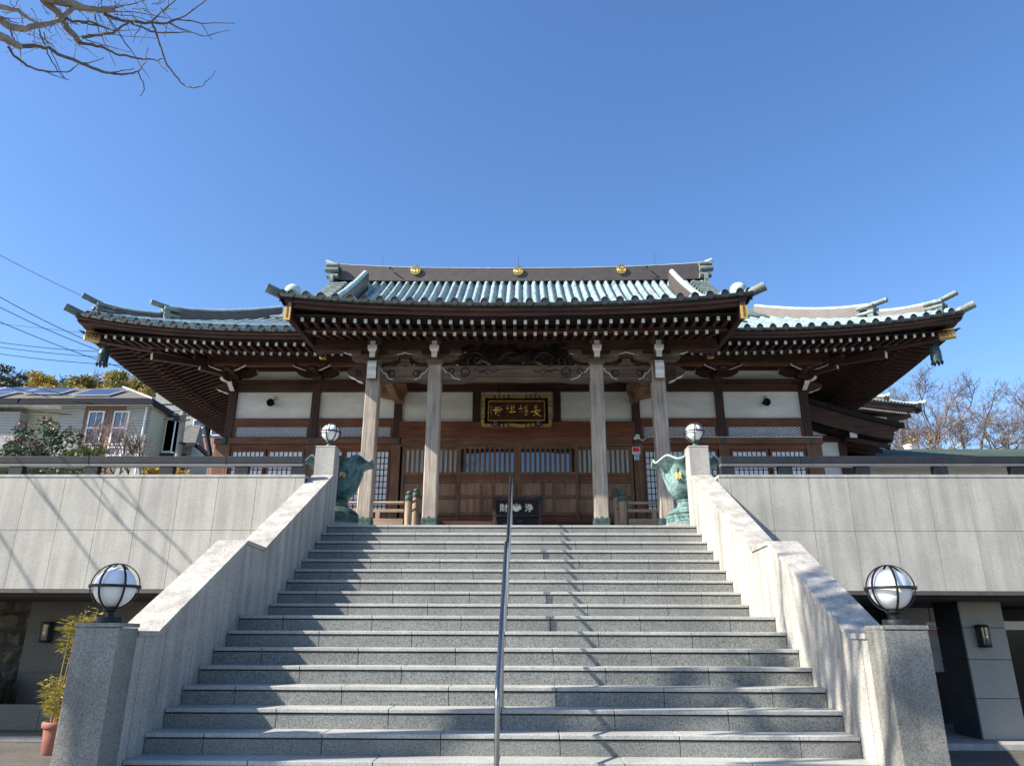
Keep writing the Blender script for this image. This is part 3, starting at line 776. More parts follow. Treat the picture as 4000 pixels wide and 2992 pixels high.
# hexagonal metal covers
for x in (-7.5, -5.27, -3.1, 3.1, 5.27, 7.5):
    b = MB()
    b.prism([(.075*math.cos(math.pi/3*k), .075*math.sin(math.pi/3*k)) for k in range(6)], (x, 11.818, 5.607), X3, Z3, Y3, -.014, 0)
    b.sphere((x, 11.80, 5.607), .022, 8, 0, (1, .8, 1))
    for k in range(6): b.sphere((x+.045*math.cos(math.pi/3*k), 11.803, 5.607+.045*math.sin(math.pi/3*k)), .014, 6)
    part(b, 'nail_cover', VERDI)
# --- lattice transoms
for x0, x1 in ((-7.36, -5.37), (-5.17, -3.2), (3.2, 5.17), (5.37, 7.36)):
    f = MB(); z0, z1 = 5.69, 6.066
    f.box(x0, x1, 11.93, 12.0, z0, z0+.05); f.box(x0, x1, 11.93, 12.0, z1-.045, z1); f.box(x0, x0+.06, 11.93, 12.0, z0+.05, z1-.045); f.box(x1-.06, x1, 11.93, 12.0, z0+.05, z1-.045)
    fr = part(f, 'lattice_window', W_SHOJI)
    b = MB(); b.box(x0+.06, x1-.06, 11.985, 11.995, z0+.05, z1-.045); part(b, 'pane', PAPER, fr)
    b = MB(); a0, a1, c0, c1 = x0+.06, x1-.06, z0+.05, z1-.045; h = c1-c0; dx = h*1.75
    x = a0-dx
    while x < a1:
        for sg in (1, -1):
            p, q = (Vector((x, 0, c0)), Vector((x+dx, 0, c1))) if sg > 0 else (Vector((x, 0, c1)), Vector((x+dx, 0, c0)))
            if q.x <= a0 or p.x >= a1: continue
            if p.x < a0: p = p+(q-p)*((a0-p.x)/(q.x-p.x))
            if q.x > a1: q = p+(q-p)*((a1-p.x)/(q.x-p.x))
            b.beam((p.x, 11.965+.004*sg, p.z), (q.x, 11.965+.004*sg, q.z), .006, .0095, up=(0, 0, 1))
        x += .122
    part(b, 'diamond_lattice', BLACK, fr)
# --- shoji windows
def shoji(x0, x1, nx):
    z0, z1 = 3.3, 5.40
    f = MB(); f.box(x0, x0+.055, 11.90, 11.95, z0, z1); f.box(x1-.055, x1, 11.90, 11.95, z0, z1); f.box(x0+.055, x1-.055, 11.90, 11.95, z1-.055, z1); f.box(x0+.055, x1-.055, 11.90, 11.95, z0, z0+.5)
    fr = part(f, 'shoji_window', W_SHOJI)
    b = MB(); b.box(x0+.055, x1-.055, 11.935, 11.942, z0+.5, z1-.055); part(b, 'pane', PAPER, fr)
    b = MB(); w_ = (x1-x0-.11)/nx
    for i in range(1, nx): b.box(x0+.055+w_*i-.009, x0+.055+w_*i+.009, 11.915, 11.934, z0+.5, z1-.055)
    n = 10
    for i in range(1, n): z = lerp(z0+.5, z1-.055, i/n); b.box(x0+.055, x1-.055, 11.917, 11.933, z-.009, z+.009)
    part(b, 'muntin', BLACK, fr)
for s in (-1, 1):
    for (a, c, n) in ((3.22, 3.62, 3), (3.66, 4.40, 5), (4.42, 5.10, 5), (5.43, 6.38, 7), (6.42, 7.32, 7)):
        shoji(min(s*a, s*c), max(s*a, s*c), n)
    for (a, c) in ((2.965, 3.20), (5.13, 5.40), (7.34, 7.72)):
        b = MB(); b.box(s*a, s*c, 11.86, 11.99, 2.86, 5.528); part(b, 'door_post', W_STILE)
    for (a, c) in ((3.2, 5.13), (5.4, 7.34)):
        hbeam(min(s*a, s*c), max(s*a, s*c), 11.88, 11.99, 5.402, 5.528, W_RED, 'window_head')
# --- entrance doors
def leaf(x0, x1, inner):
    f = MB(); Y0, Y1 = (11.78, 11.84) if inner else (11.85, 11.91)
    st = .07
    for a in (x0, x1-st): f.box(a, a+st, Y0, Y1, 3.3, 5.46)
    for (z0, z1) in ((5.39, 5.46), (4.72, 4.79), (4.525, 4.60), (4.13, 4.215), (3.71, 3.79), (3.3, 3.4)): f.box(x0+st, x1-st, Y0+.003, Y1, z0, z1)
    fr = part(f, 'sliding_door', W_STILE)
    p = MB(); p.box(x0+st, x1-st, Y0+.03, Y1-.01, 4.60, 4.72); part(p, 'red_panel', W_RED, fr); p = MB(); p.box(x0+st, x1-st, Y0+.03, Y1-.01, 3.4, 3.71); part(p, 'red_panel', W_RED, fr)
    g = MB(); g.box(x0+st, x1-st, Y1-.012, Y1-.006, 4.79, 5.39); part(g, 'pane', GLASS if inner else FROST, fr)
    br = MB(); w_ = x1-x0-2*st; n = 11 if inner else 11
    for i in range(n+1):
        x = x0+st+w_*i/n; bw = .026
        a, c = max(x-bw, x0+st), min(x+bw, x1-st); br.box(a, c, Y0+.012, Y0+.038, 4.79, 5.39)
    part(br, 'bars', W_STILE, fr)
    d = MB(); m = MB()
    if inner: cuts = [0, .37, .42, .58, .63, 1.] if x0 < 0 else [0, .37, .42, .58, .63, 1.]
    else: cuts = [0, .48, .53, 1.]
    for i in range(0, len(cuts)-1):
        a, c = x0+st+w_*cuts[i], x0+st+w_*cuts[i+1]
        for (z0, z1) in ((4.215, 4.525), (3.79, 4.13)):
            if i % 2 == 0: d.box(a, c, Y0+.034, Y1-.01, z0, z1)
            else: m.box(a, c, Y0+.006, Y1-.005, z0, z1)
    part(d, 'lower_panel', W_PANEL, fr); part(m, 'muntin', W_STILE, fr)
    if inner:
        hx = x1-st*.55 if x0 < 0 else x0+st*.55
        h = MB(); h.box(hx-.013, hx+.013, Y0-.004, Y0+.003, 3.98, 4.2); part(h, 'handle', BLACK, fr)
leaf(-1.5, .022, True); leaf(.026, 1.55, True); leaf(-2.9, -1.43, False); leaf(1.47, 2.93, False)
hbeam(-2.96, 2.96, 11.83, 11.99, 5.462, 5.712, W_RAIL, 'door_head')
hbeam(-2.96, 2.96, 11.7, 11.99, 3.2, 3.298, W_RAIL, 'door_sill')

# --- brackets: a great block, boat shaped arms with white ends, small blocks
def arm(b, c, half, h, th, axis, white=1):
    """boat shaped arm, ends cut up in a curve; axis 0 along x, 1 along y"""
    pts = [(-half, h*.55), (-half, h)] ; lo = []
    n = 6
    for i in range(n+1):
        a = i/n*math.pi/2; lo.append((-half+half*.42*math.sin(a)*1.0, h*.55*(1-math.sin(a)) if i else h*.55))
    left = [(-half, h)]+[(-half, h*.55)]+[(-half+half*.5*(i/n), h*.55*(1-(i/n))**1.8) for i in range(1, n+1)]
    right = [(-p[0], p[1]) for p in left][::-1]
    poly = left+right; k = len(poly)
    sides = [0]*k
    for i in (0,): sides[i] = white
    sides[k-2] = white
    U = X3 if axis == 0 else Y3; Nn = Y3 if axis == 0 else X3
    b.prism(poly, c, U, Z3, Nn, -th/2, th/2, 0, sides)
def block(b, c, w_, h, mi=0, front=None):
    x, y, z = c; q = w_*.36
    vs = [(x-q, y-q, z), (x+q, y-q, z), (x+q, y+q, z), (x-q, y+q, z)]
    for dz in (h*.42, h): vs += [(x-w_/2, y-w_/2, z+dz), (x+w_/2, y-w_/2, z+dz), (x+w_/2, y+w_/2, z+dz), (x-w_/2, y+w_/2, z+dz)]
    fs = [(3, 2, 1, 0), (8, 9, 10, 11)]; ms = [mi, mi]
    for l in (0, 4):
        for k in range(4): fs.append((l+k, l+(k+1) % 4, l+4+(k+1) % 4, l+4+k)); ms.append(mi if front is None or k else front)
    b.add(vs, fs, ms)
def nose(b, c, d, L, h, th, white=1):
    """a curled beam nose in direction d, its underside painted white"""
    d = Vector(d)
    top = [(0, h), (L*.35, h*1.02), (L*.75, h*.92), (L, h*.70)]
    und = [(L*.93, h*.50), (L*.80, h*.36), (L*.62, h*.28), (L*.45, h*.12), (L*.22, h*.02), (0, 0)]
    poly = top+und; k = len(poly); sides = [0]*k
    for i in range(3, k-2): sides[i] = white
    b.prism(poly, c, d, Z3, d.cross(Z3), -th/2, th/2, 0, sides)
def wall_bracket(x):
    b = MB(); y = 12.0; z = 7.27
    block(b, (x, y-.09, z), .27, .11)
    arm(b, (x, y-.05, 7.375), .56, .20, .15, 0); 
    b.beam((x, 11.35, 7.46), (x, 12.0, 7.46), .13, .13, 0, 1)
    for dx in (-.47, 0, .47): block(b, (x+dx, y-.05, 7.49+.085), .20, .10)
    block(b, (x, 11.37, 7.37+.0), .17, .085)
    for sg in (-1, 1): nose(b, (x+sg*.09, 11.42, 7.36), (sg*.93, -.37, 0), .42, .17, .055)
    part(b, 'bracket_set', [W_BEAM, WHITE])
for x in (-5.27, -3.09, -1.05, 1.05, 3.09, 5.27): wall_bracket(x)
for s in (-1, 1):          # corner sets
    x = s*7.46; wall_bracket(x)
    b = MB(); dg = Vector((s*.7071, -.7071, 0))
    b.beam(Vector((x, 12, 7.42)), Vector((x, 12, 7.42))+dg*1.0, .13, .14, 0, None, mq=1)
    b.beam(Vector((x, 12, 7.58)), Vector((x, 12, 7.60))+dg*1.2, .15, .14, 0, None, mq=1)
    arm(b, (x, 12, 7.375), .56, .20, .15, 1)
    b.beam((x, 12, 7.62), (s*8.15, 12.0, 7.62), .14, .2, 0, None, mq=1)
    nose(b, (x+s*.08, 11.98, 6.93), (s, 0, 0), .45, .26, .16)
    nose(b, (x, 11.9, 6.95), (0, -1, 0), .33, .26, .12)
    nose(b, Vector((x, 12, 7.15)), dg, .42, .2, .15)
    part(b, 'corner_bracket_set', [W_BEAM, WHITE])

# --- eaves: fascia, rafters, soffits, tile edge, along one side of the roof
def place(side, d, e, z):
    """side 0 front (d = x), side +-1 flank (d = distance from the front corner); e inward from the eave"""
    if side == 0: return Vector((d, EY+e, z))
    return Vector((side*(EX-e), EY+d, z))
def dc(side, d): return EX-abs(d) if side == 0 else d
LEN = 18.4
def fu(c): return 7.385+.20*(max(0, 5.45-c)/4.65)**2*1.0 if c < 5.45 else 7.385
def fl(c): return 7.395+.125*(max(0, 5.45-c)/3.65)**1.7 if c < 5.45 else 7.395
def strip(side, span, secs, zf, mi=0, n=40):
    """moulding along the eave: secs = [(inward, dz)...] a closed section swept along"""
    b = MB(); rows = []
    for i in range(n+1):
        d = lerp(span[0], span[1], i/n); z = zf(dc(side, d))
        rows.append([place(side, d, e, z+dz) for e, dz in secs]+[place(side, d, secs[0][0], z+secs[0][1])])
    b.grid(rows, 0, False); return b
FR = []
for sgn in (-1, 1): FR.append((0, (sgn*4.45, sgn*10.38)))
SIDES = FR+[(-1, (.07, LEN)), (1, (.07, LEN))]
zcap = lambda c: ez(c)
for side, span in SIDES:
    nseg = 30 if side == 0 else 46
    b = strip(side, span, [(.05, -.075), (.05, -.135), (.16, -.135), (.16, -.075)], zcap, n=nseg)
    fa = part(b, 'eave_fascia', W_BEAM); part(strip(side, span, [(.042, -.094), (.042, -.108), (.06, -.108), (.06, -.094)], zcap, n=nseg), 'fascia_bead', W_RAIL, fa)
    b = strip(side, span, [(.10, -.137), (.10, -.205), (.30, -.205), (.30, -.137)], zcap, n=nseg); part(b, 'lower_fascia', W_BEAM, fa)
    span2 = span if side == 0 else (.9, LEN)
    span2 = (max(-9.6, span[0]), min(9.6, span[1])) if side == 0 else span2
    b = strip(side, span2, [(.88, .075), (.88, -.0), (1.02, .0), (1.02, .075)], lambda c: fl(c)+.035, n=nseg); part(b, 'kioi_board', W_BEAM)
    # soffits
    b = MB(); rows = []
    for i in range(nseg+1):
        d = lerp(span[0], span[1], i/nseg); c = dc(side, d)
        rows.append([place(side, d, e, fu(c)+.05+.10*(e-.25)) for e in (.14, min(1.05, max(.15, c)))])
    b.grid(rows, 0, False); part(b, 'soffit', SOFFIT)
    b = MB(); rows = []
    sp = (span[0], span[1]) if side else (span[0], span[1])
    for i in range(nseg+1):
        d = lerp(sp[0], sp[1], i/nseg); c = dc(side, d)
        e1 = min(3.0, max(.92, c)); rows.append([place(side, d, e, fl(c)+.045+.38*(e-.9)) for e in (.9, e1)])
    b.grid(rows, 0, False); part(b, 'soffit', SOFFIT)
    # drip edge of pan tiles below the round ends
    b = strip(side, span, [(-.02, .0), (-.02, -.055), (.05, -.075), (.3, -.03), (.3, .02)], zcap, n=nseg); part(b, 'tile_edge', CAPM)
b = MB(); b.grid([[(x, y, z) for y, z in ((10.3, 7.44), (12.1, 8.12))] for x in (-4.5, 4.5)], 0, False); part(b, 'soffit', SOFFIT)

def rafter_mesh(name, p, q, wd, h):
    b = MB(); b.beam(p, q, wd, h, 0, 1); return part(b, name, [W_BEAMY, WHITE])
SP = .2155
for sgn in (-1, 1):
    k = 0; x = 4.57
    while x < 9.75:
        c = EX-x; z = fu(c); L = min(1.0, c-.3)
        rafter_mesh('flying_rafter', (sgn*x, EY+.25, z), (sgn*x, EY+.25+L, z+.10*L), .062, .085)
        x += SP
    x = 3.4
    while x < 8.75:
        c = EX-x; z = fl(c); L = min(2.3, c-.9)
        rafter_mesh('base_rafter', (sgn*x, EY+.9, z), (sgn*x, EY+.9+L, z+.38*L), .066, .085)
        x += SP
b = MB(); x = -3.3
while x < 3.35: b.beam((x, EY+.9, 7.395), (x, EY+2.6, 7.395+.38*1.7), .066, .085, 0, 1); x += SP
part(b, 'inner_rafter', [W_BEAMY, WHITE], kind='stuff')
for s in (-1, 1):
    d = .75; k = 0; extra = MB()
    while d < LEN-.2:
        L1 = min(1.0, d-.3); L2 = min(2.6, d-.9)
        b = extra if d > 10.6 else MB()
        if L1 > .1: z = fu(d); b.beam((s*(EX-.25), EY+d, z), (s*(EX-.25-L1), EY+d, z+.10*L1), .062, .085, 0, 1)
        if L2 > .1: z = fl(d); b.beam((s*(EX-.9), EY+d, z), (s*(EX-.9-L2), EY+d, z+.38*L2), .066, .085, 0, 0)
        if b is not extra: part(b, 'side_rafter', [W_BEAMY, W_BEAMY])
        d += SP
    part(extra, 'far_side_rafter', [W_BEAMY, W_BEAMY], kind='stuff')
    # corner beams
    b = MB(); b.beam((s*7.4, 12.06, 7.75), (s*10.22, 9.64, 7.615), .17, .19, 0); cb = part(b, 'corner_rafter', W_BEAMY)
    b = MB(); b.beam((s*10.24, 9.62, 7.615), (s*10.0, 9.83, 7.626), .18, .205, 0)
    tip = part(b, 'gold_cap', GOLDP, cb)
    b = MB(); u = Vector((s*.757, -.65, 0)).normalized(); nn = Vector((s*.65, .757, 0)).normalized() if s < 0 else Vector((-.65, -.757, 0)).normalized()
    nn = Vector((-u.y, u.x, 0)) if s > 0 else Vector((u.y, -u.x, 0))
    if nn.y > 0: nn = -nn
    for i in range(12):
        f = .02+.022*i; c0 = Vector((s*10.24, 9.62, 7.615))-u*f+nn*.094
        b.tube([c0+Z3*(.05*math.sin(i*1.9)-.03), c0+Z3*(.05*math.sin(i*1.9+1.2)), c0-u*.02+Z3*(.05*math.sin(i*1.9+2.4)+.02)], .006, 4)
    part(b, 'engraving', BLACK, tip)
    b = MB(); b.beam((s*7.5, 11.95, 7.62), (s*9.0, 10.45, 7.395), .15, .16, 0, None, mq=1); part(b, 'lower_corner_rafter', [W_BEAMY, WHITE])
    # rising tile horn on the corner
    b = MB(); b.tube([(s*10.0, 9.85, ez(.45)+.03), (s*10.35, 9.52, ez(.1)+.02), (s*10.62, 9.28, ez(0)+.10)], [.10, .095, .092], 14); hn = part(b, 'corner_tile', MIDP)
# --- round tile ends
def tile_end(c, r=.079, nrm=(0, -1, 0)):
    nrm = Vector(nrm); c = Vector(c); U = nrm.orthogonal().normalized() if abs(nrm.y) < .99 else X3; V = Z3
    b = MB(); n = 20
    for (ra, rb_, o0, o1, mi) in ((r, r, -.06, .022, 1), (r, r*.86, .022, .022, 1), (r*.86, r*.84, .022, .008, 1)):
        A = [c+nrm*o0+U*ra*math.cos(2*math.pi*k/n)+V*ra*math.sin(2*math.pi*k/n) for k in range(n)]
        B = [c+nrm*o1+U*rb_*math.cos(2*math.pi*k/n)+V*rb_*math.sin(2*math.pi*k/n) for k in range(n)]
        b.add(A+B, [(k, (k+1) % n, n+(k+1) % n, n+k) for k in range(n)], mi)
    b.add([c+nrm*.008+U*r*.84*math.cos(2*math.pi*k/n)+V*r*.84*math.sin(2*math.pi*k/n) for k in range(n)], [tuple(range(n))], 0)
    for k, (du, dv, rr_) in enumerate(((0, -.30, .30), (-.34, -.12, .26), (.34, -.12, .26), (0, .22, .12), (0, .45, .1), (-.25, .32, .1), (.25, .32, .1))):
        b.lathe([(rr_*r, 0), (rr_*r*.7, .008)], c+nrm*.016+U*du*r+V*dv*r, 8, 1, False, 1 if abs(nrm.y) > .5 else 0)
    return b
RS = .2975
def rib(b, pts, r=.082, n=7):
    """half round cover tile run along pts, stepping a little at every tile"""
    m = len(pts); vs = []
    for i, p in enumerate(pts):
        p = Vector(p); d = (Vector(pts[min(i+1, m-1)])-Vector(pts[max(0, i-1)])).normalized()
        u = d.cross(Z3).normalized(); v = u.cross(d)
        for k in range(n):
            t = math.pi*k/(n-1); vs.append(p+u*r*math.cos(t)+v*r*math.sin(t)*1.3)
    b.add(vs, [(i*n+k, i*n+k+1, (i+1)*n+k+1, (i+1)*n+k) for i in range(m-1) for k in range(n-1)], 0, True)
def pan(b, x0, x1, ys, zf):
    rows = []
    for y in ys:
        row = []
        for k in range(5):
            u = k/4; x = lerp(x0, x1, u); row.append((x, y, zf(x, y)-.065*math.sin(math.pi*u)-.005))
        rows.append(row)
    b.grid(rows, 0, True)
# porch roof and the middle of the main slope
NK = 15; xs = [i*RS for i in range(-NK, NK+1)]
b = MB()
for x in xs:
    ys = [KY+.0+i*.45 for i in range(27)]; ys = [y for y in ys if y < 18.45]+[18.45]
    rib(b, [(x, y, zroof(x, y)) for y in ys])
    if x < NK*RS-.01: pan(b, x+.07, x+RS-.07, ys, lambda X, Y: zroof(X, Y))
part(b, 'porch_roof', TILE)
for x in xs:
    part(tile_end((x, KY-.01, ke(x)+.01), .08), 'tile_end', [CAPM, RIM])
b = MB(); rows = []
for i in range(61):
    x = lerp(-4.72, 4.72, i/60); z = ke(x); sc = .012*math.cos(2*math.pi*x/RS)
    rows.append([(x, KY+e, z+dz+sc) for e, dz in ((-.025, .0), (-.025, -.06), (.05, -.085), (.3, -.06), (.3, .0))])
b.grid(rows, 0, False); part(b, 'porch_tile_edge', CAPM)
for s in (-1, 1):
    # outer rows of the main slope, cut at the hip
    b = MB(); k = NK+1
    while k*RS < EX-.2:
        x = k*RS; yh = EY+(EX-x) if x > 6.9 else 18.45
        y0 = EY
        ys = [y0+i*.45 for i in range(24) if y0+i*.45 < yh-.05]+[yh]
        rib(b, [(s*x, y, zroof(x, y)) for y in ys]); pan(b, s*(x-RS+.07), s*(x-.07), ys, lambda X, Y: zroof(X, Y))
        k += 1
    part(b, 'main_roof', TILE)
    k = NK+1
    while k*RS < EX-.15:
        x = s*k*RS; part(tile_end((x, EY-.01, ez(EX-abs(x))+.012), .08), 'main_tile_end', [CAPM, RIM]); k += 1
    # flank and back slopes
    b = MB(); d = .25
    while d < LEN-.2:
        m = min(d, LEN-d); e1 = min(3.55, m)
        pts = [(s*(EX-e), EY+d, ez(min(d, LEN-d))*(1-sstep(0, 4, e))+7.66*sstep(0, 4, e)+prof(e)) for e in [e1*i/6 for i in range(7)]]
        rib(b, pts, .082, 5); d += RS
    rows = []
    for i in range(31):
        d = LEN*i/30; m = min(d, LEN-d); e1 = min(3.55, m)
        rows.append([(s*(EX-e), EY+d, ez(m)*(1-sstep(0, 4, e))+7.66*sstep(0, 4, e)+prof(e)-.03) for e in [e1*k/5 for k in range(6)]])
    b.grid(rows, 0, True); part(b, 'flank_roof', TILEX)
    b = MB(); d = .25
    while d < 8: part_c = (s*(EX+.01), EY+d, ez(d)+.012); x = part_c; c_ = tile_end(part_c, .08, (s, 0, 0)); b.add(c_.v, c_.f, c_.m); d += RS
    part(b, 'flank_tile_ends', [CAPM, RIM], kind='stuff')
    # gable
    b = MB(); pts = [(y, zroof(6.6, y)-.12) for y in [12.95+i*.7 for i in range(8)]+[18.45]]
    poly = [(12.95, 9.4)]+pts+[(RY, 13.6)]+[(2*RY-y, z) for y, z in pts[::-1]]+[(2*RY-12.95, 9.4)]
    b.prism(poly, (s*6.4, 0, 0), Y3, Z3, X3, -.05, .05); part(b, 'gable', W_BEAMY)
    b = MB(); y = 12.6
    while y < 18.3:
        z = zroof(6.6, y)+.10; b.tube([(s*6.35, y, z+.03), (s*6.98, y, z)], .085, 10); y += .30
    vt = part(b, 'gable_tiles', MIDP)
    b = MB(); rows = []
    for y in [12.4+i*.5 for i in range(13)]:
        z = zroof(6.6, y); rows.append([(s*6.95, y, z-.02), (s*6.95, y, z-.4), (s*6.8, y, z-.4), (s*6.8, y, z)])
    b.grid(rows, 0, False); part(b, 'barge_board', W_BEAMY)
    # descending ridge on the main slope
    b = MB(); c = MB(); cap_ = []; rows = []
    for i in range(17):
        y = lerp(10.9, 17.75, i/16); z = zroof(5.6, y); h = lerp(.40, .64, i/16)
        rows.append([(s*5.46, y, z-.05), (s*5.49, y, z+h), (s*5.75, y, z+h), (s*5.78, y, z-.05)]); cap_.append((s*5.62, y, z+h+.02))
    b.grid(rows, 0, False); b.add([rows[-1][k] for k in range(4)], [(0, 1, 2, 3)]); b.add([rows[0][k] for k in range(4)], [(0, 1, 2, 3)])
    dr = part(b, 'descending_ridge', RIDGEH); c.tube(cap_, .10, 10); part(c, 'ridge_cap', PALE, dr)
    # hip ridge in two tiers
    def hip(e0, e1, h0, h1, cut, nm):
        b = MB(); rows = []; cp = []; n = 14
        for i in range(n+1):
            e = lerp(e0, e1, i/n); x, y = s*(EX-e), EY+e
            z = ez(e)*(1-sstep(0, 4, e))+7.66*sstep(0, 4, e)+prof(e); h = lerp(h0, h1, i/n)+.10*(1-i/n)**3
            u = Vector((.7071*s, .7071, 0))*.12; p = Vector((x, y, z))
            rows.append([p-u-Z3*.05, p-u*.8+Z3*h, p+u*.8+Z3*h, p+u-Z3*.05]); cp.append(p+Z3*(h+.03))
        b.grid(rows, 0, False); b.add(rows[0], [(0, 1, 2, 3)]); hr = part(b, nm, RIDGEH)
        d = (cp[0]-cp[1]).normalized()
        cp2 = [cp[0]+d*.45+Z3*.10, cp[0]+d*.2+Z3*.035]+cp
        c = MB(); c.tube(cp, .058, 12); part(c, 'ridge_cap', PALE, hr); c = MB(); c.tube(cp2[:3], [.07, .068, .06], 12); part(c, 'ridge_horn', MIDP, hr)
        f = Vector((s*.7071, -.7071, 0)); o = Vector(rows[0][0]).lerp(Vector(rows[0][3]), .5)+f*.05; q = MB(); U = f.cross(Z3)
        hh = h0+.14
        q.prism([(-.2, -.05), (.2, -.05), (.24, hh*.3), (.17, hh*.5), (.2, hh*.8), (.1, hh*1.05), (-.1, hh*1.05), (-.2, hh*.8), (-.17, hh*.5), (-.24, hh*.3)], o, U, Z3, f, -.06, .08)
        q.sphere(o+f*.09+Z3*hh*.55, .07, 10)
        for sg in (-1, 1):
            q.tube([o+U*sg*.2+Z3*hh*.85-f*.3, o+U*sg*.2+Z3*hh*.85+f*.1], .05, 8); q.tube([o+U*sg*.2+Z3*hh*.45-f*.3, o+U*sg*.2+Z3*hh*.45+f*.1], .055, 8)
        part(q, 'ridge_end_tile', MIDP, hr)
    hip(.38, 1.52, .17, .20, 0, 'hip_ridge'); hip(1.45, 3.6, .29, .35, 0, 'upper_hip_ridge')
# back slope
b = MB(); rows = []
for i in range(12):
    e = 9.2*i/11; xm = EX-e if e < 3.55 else 6.9; y = 2*RY-EY-e
    rows.append([(x, y, 7.66+prof(e)) for x in (-xm, 0, xm)])
b.grid(rows, 0, True); part(b, 'rear_roof', TILE)
# --- main ridge
b = MB(); rows = []; cp = []
def rz(x): return .21*(abs(x)/7.0)**2.6
for i in range(41):
    x = lerp(-6.92, 6.92, i/40); z = rz(x)
    rows.append([(x, RY-.28, 13.45+z*.3), (x, RY-.22, 14.02+z), (x, RY+.22, 14.02+z), (x, RY+.28, 13.45+z*.3)]); cp.append((x, RY, 14.06+z))
b.grid(rows, 0, False)
mr = part(b, 'main_ridge', RIDGE)
b = MB(); b.tube([(-7.36, RY, 14.44), (-7.1, RY, 14.33)]+cp+[(7.1, RY, 14.33), (7.36, RY, 14.44)], .08, 12); part(b, 'ridge_cap', PALE, mr)
for s in (-1, 1):
    b = MB()
    b.prism([(-.5, 13.3), (.5, 13.3), (.55, 13.55), (.42, 13.72), (.45, 14.0), (.3, 14.2), (-.3, 14.2), (-.45, 14.0), (-.42, 13.75), (-.55, 13.55)], (s*6.96, RY, 0), Y3, Z3, X3, -.06, .06)
    for (z, r_, o) in ((14.06, .095, 0), (13.85, .105, .02), (13.62, .115, -.05)):
        b.tube([(s*(6.75), RY-.42-o, z), (s*(7.22+o), RY-.42-o, z)], r_, 12)
    part(b, 'ridge_end_tile', MIDP, mr)
    b = MB(); b.tube([(s*4.85, RY-.3, 13.98), (s*4.8, RY-.45, 13.95)], .03, 8); b.tube([(s*4.78, RY-.45, 13.94), (s*4.7, RY-.42, 13.85)], .015, 6); part(b, 'ridge_lamp', IRON, mr)
for x in (-3.86, 0, 3.86):
    b = MB(); c = Vector((x, RY-.27, 13.86+rz(x))); r_ = .19
    b.lathe([(r_, .0), (r_, -.05), (r_*.9, -.055), (r_*.88, -.04)], c, 28, 0, True, 1)
    for (du, dv, rr_) in ((0, -.05, .075), (-.085, -.02, .06), (.085, -.02, .06)): b.sphere(c+Vector((du, -.045, dv)), rr_, 10, 0, (1, .35, 1))
    for cx_, n in ((0, 5), (-.085, 3), (.085, 3)):
        for i in range(n):
            b.sphere(c+Vector((cx_+(.028 if i % 2 else -.028)*(i < n-1), -.05, .05+.03*(i//2))), .02, 6)
    part(b, 'gold_crest', GOLD, mr)
for x in (-5.2, .0, 5.2):
    b = MB(); b.tube([(x, RY, 14.2+rz(x)), (x, RY, 14.62+rz(x))], .012, 5); part(b, 'lightning_rod', STEEL, mr)

# --- porch: fascia, barge boards, rafters
b = MB(); c = MB(); rows = []; rows2 = []
for i in range(41):
    x = lerp(-4.6, 4.6, i/40); z = ke(x)
    rows.append([(x, KY+e, z+dz) for e, dz in ((.06, -.085), (.06, -.15), (.2, -.15), (.2, -.085))]); rows2.append([(x, KY+e, z+dz) for e, dz in ((.11, -.152), (.11, -.235), (.35, -.235), (.35, -.152))])
b.grid(rows, 0, False); c.grid(rows2, 0, False); pf = part(b, 'porch_fascia', W_BEAM); d = MB(); d.grid([[(x, KY+e, ke(x)+dz) for e, dz in ((.052, -.105), (.052, -.12), (.07, -.12), (.07, -.105), (.052, -.105))] for x in [lerp(-4.6, 4.6, i/40) for i in range(41)]], 0, False); part(d, 'fascia_bead', W_RAIL, pf); part(c, 'lower_fascia', W_BEAM, pf)
def kz(x): return .075*(x/4.3)**2
n = 0
for i in range(-20, 21):
    x = i*.2135; z = 6.832+kz(x)
    rafter_mesh('porch_flying_rafter', (x, KY+.25, z), (x, KY+1.15, z+.10), .062, .088)
    z = 6.775+kz(x)*.55; rafter_mesh('porch_base_rafter', (x*.97, KY+.72, z), (x*.97, 9.9, z+.27*2.28), .064, .078)
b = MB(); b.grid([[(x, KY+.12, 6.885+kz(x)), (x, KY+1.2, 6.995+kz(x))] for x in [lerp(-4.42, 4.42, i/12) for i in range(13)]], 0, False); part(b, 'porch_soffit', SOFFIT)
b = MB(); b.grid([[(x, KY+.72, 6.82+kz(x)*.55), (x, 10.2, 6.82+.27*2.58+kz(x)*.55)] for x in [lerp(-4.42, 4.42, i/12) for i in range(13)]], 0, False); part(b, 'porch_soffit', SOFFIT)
b = MB(); b.grid([[(x, KY+.70+e, 6.818+dz+kz(x)*.6) for e, dz in ((0, 0), (0, .075), (.12, .075), (.12, 0), (0, 0))] for x in [lerp(-4.35, 4.35, i/12) for i in range(13)]], 0, False); part(b, 'porch_kioi_board', W_BEAM)
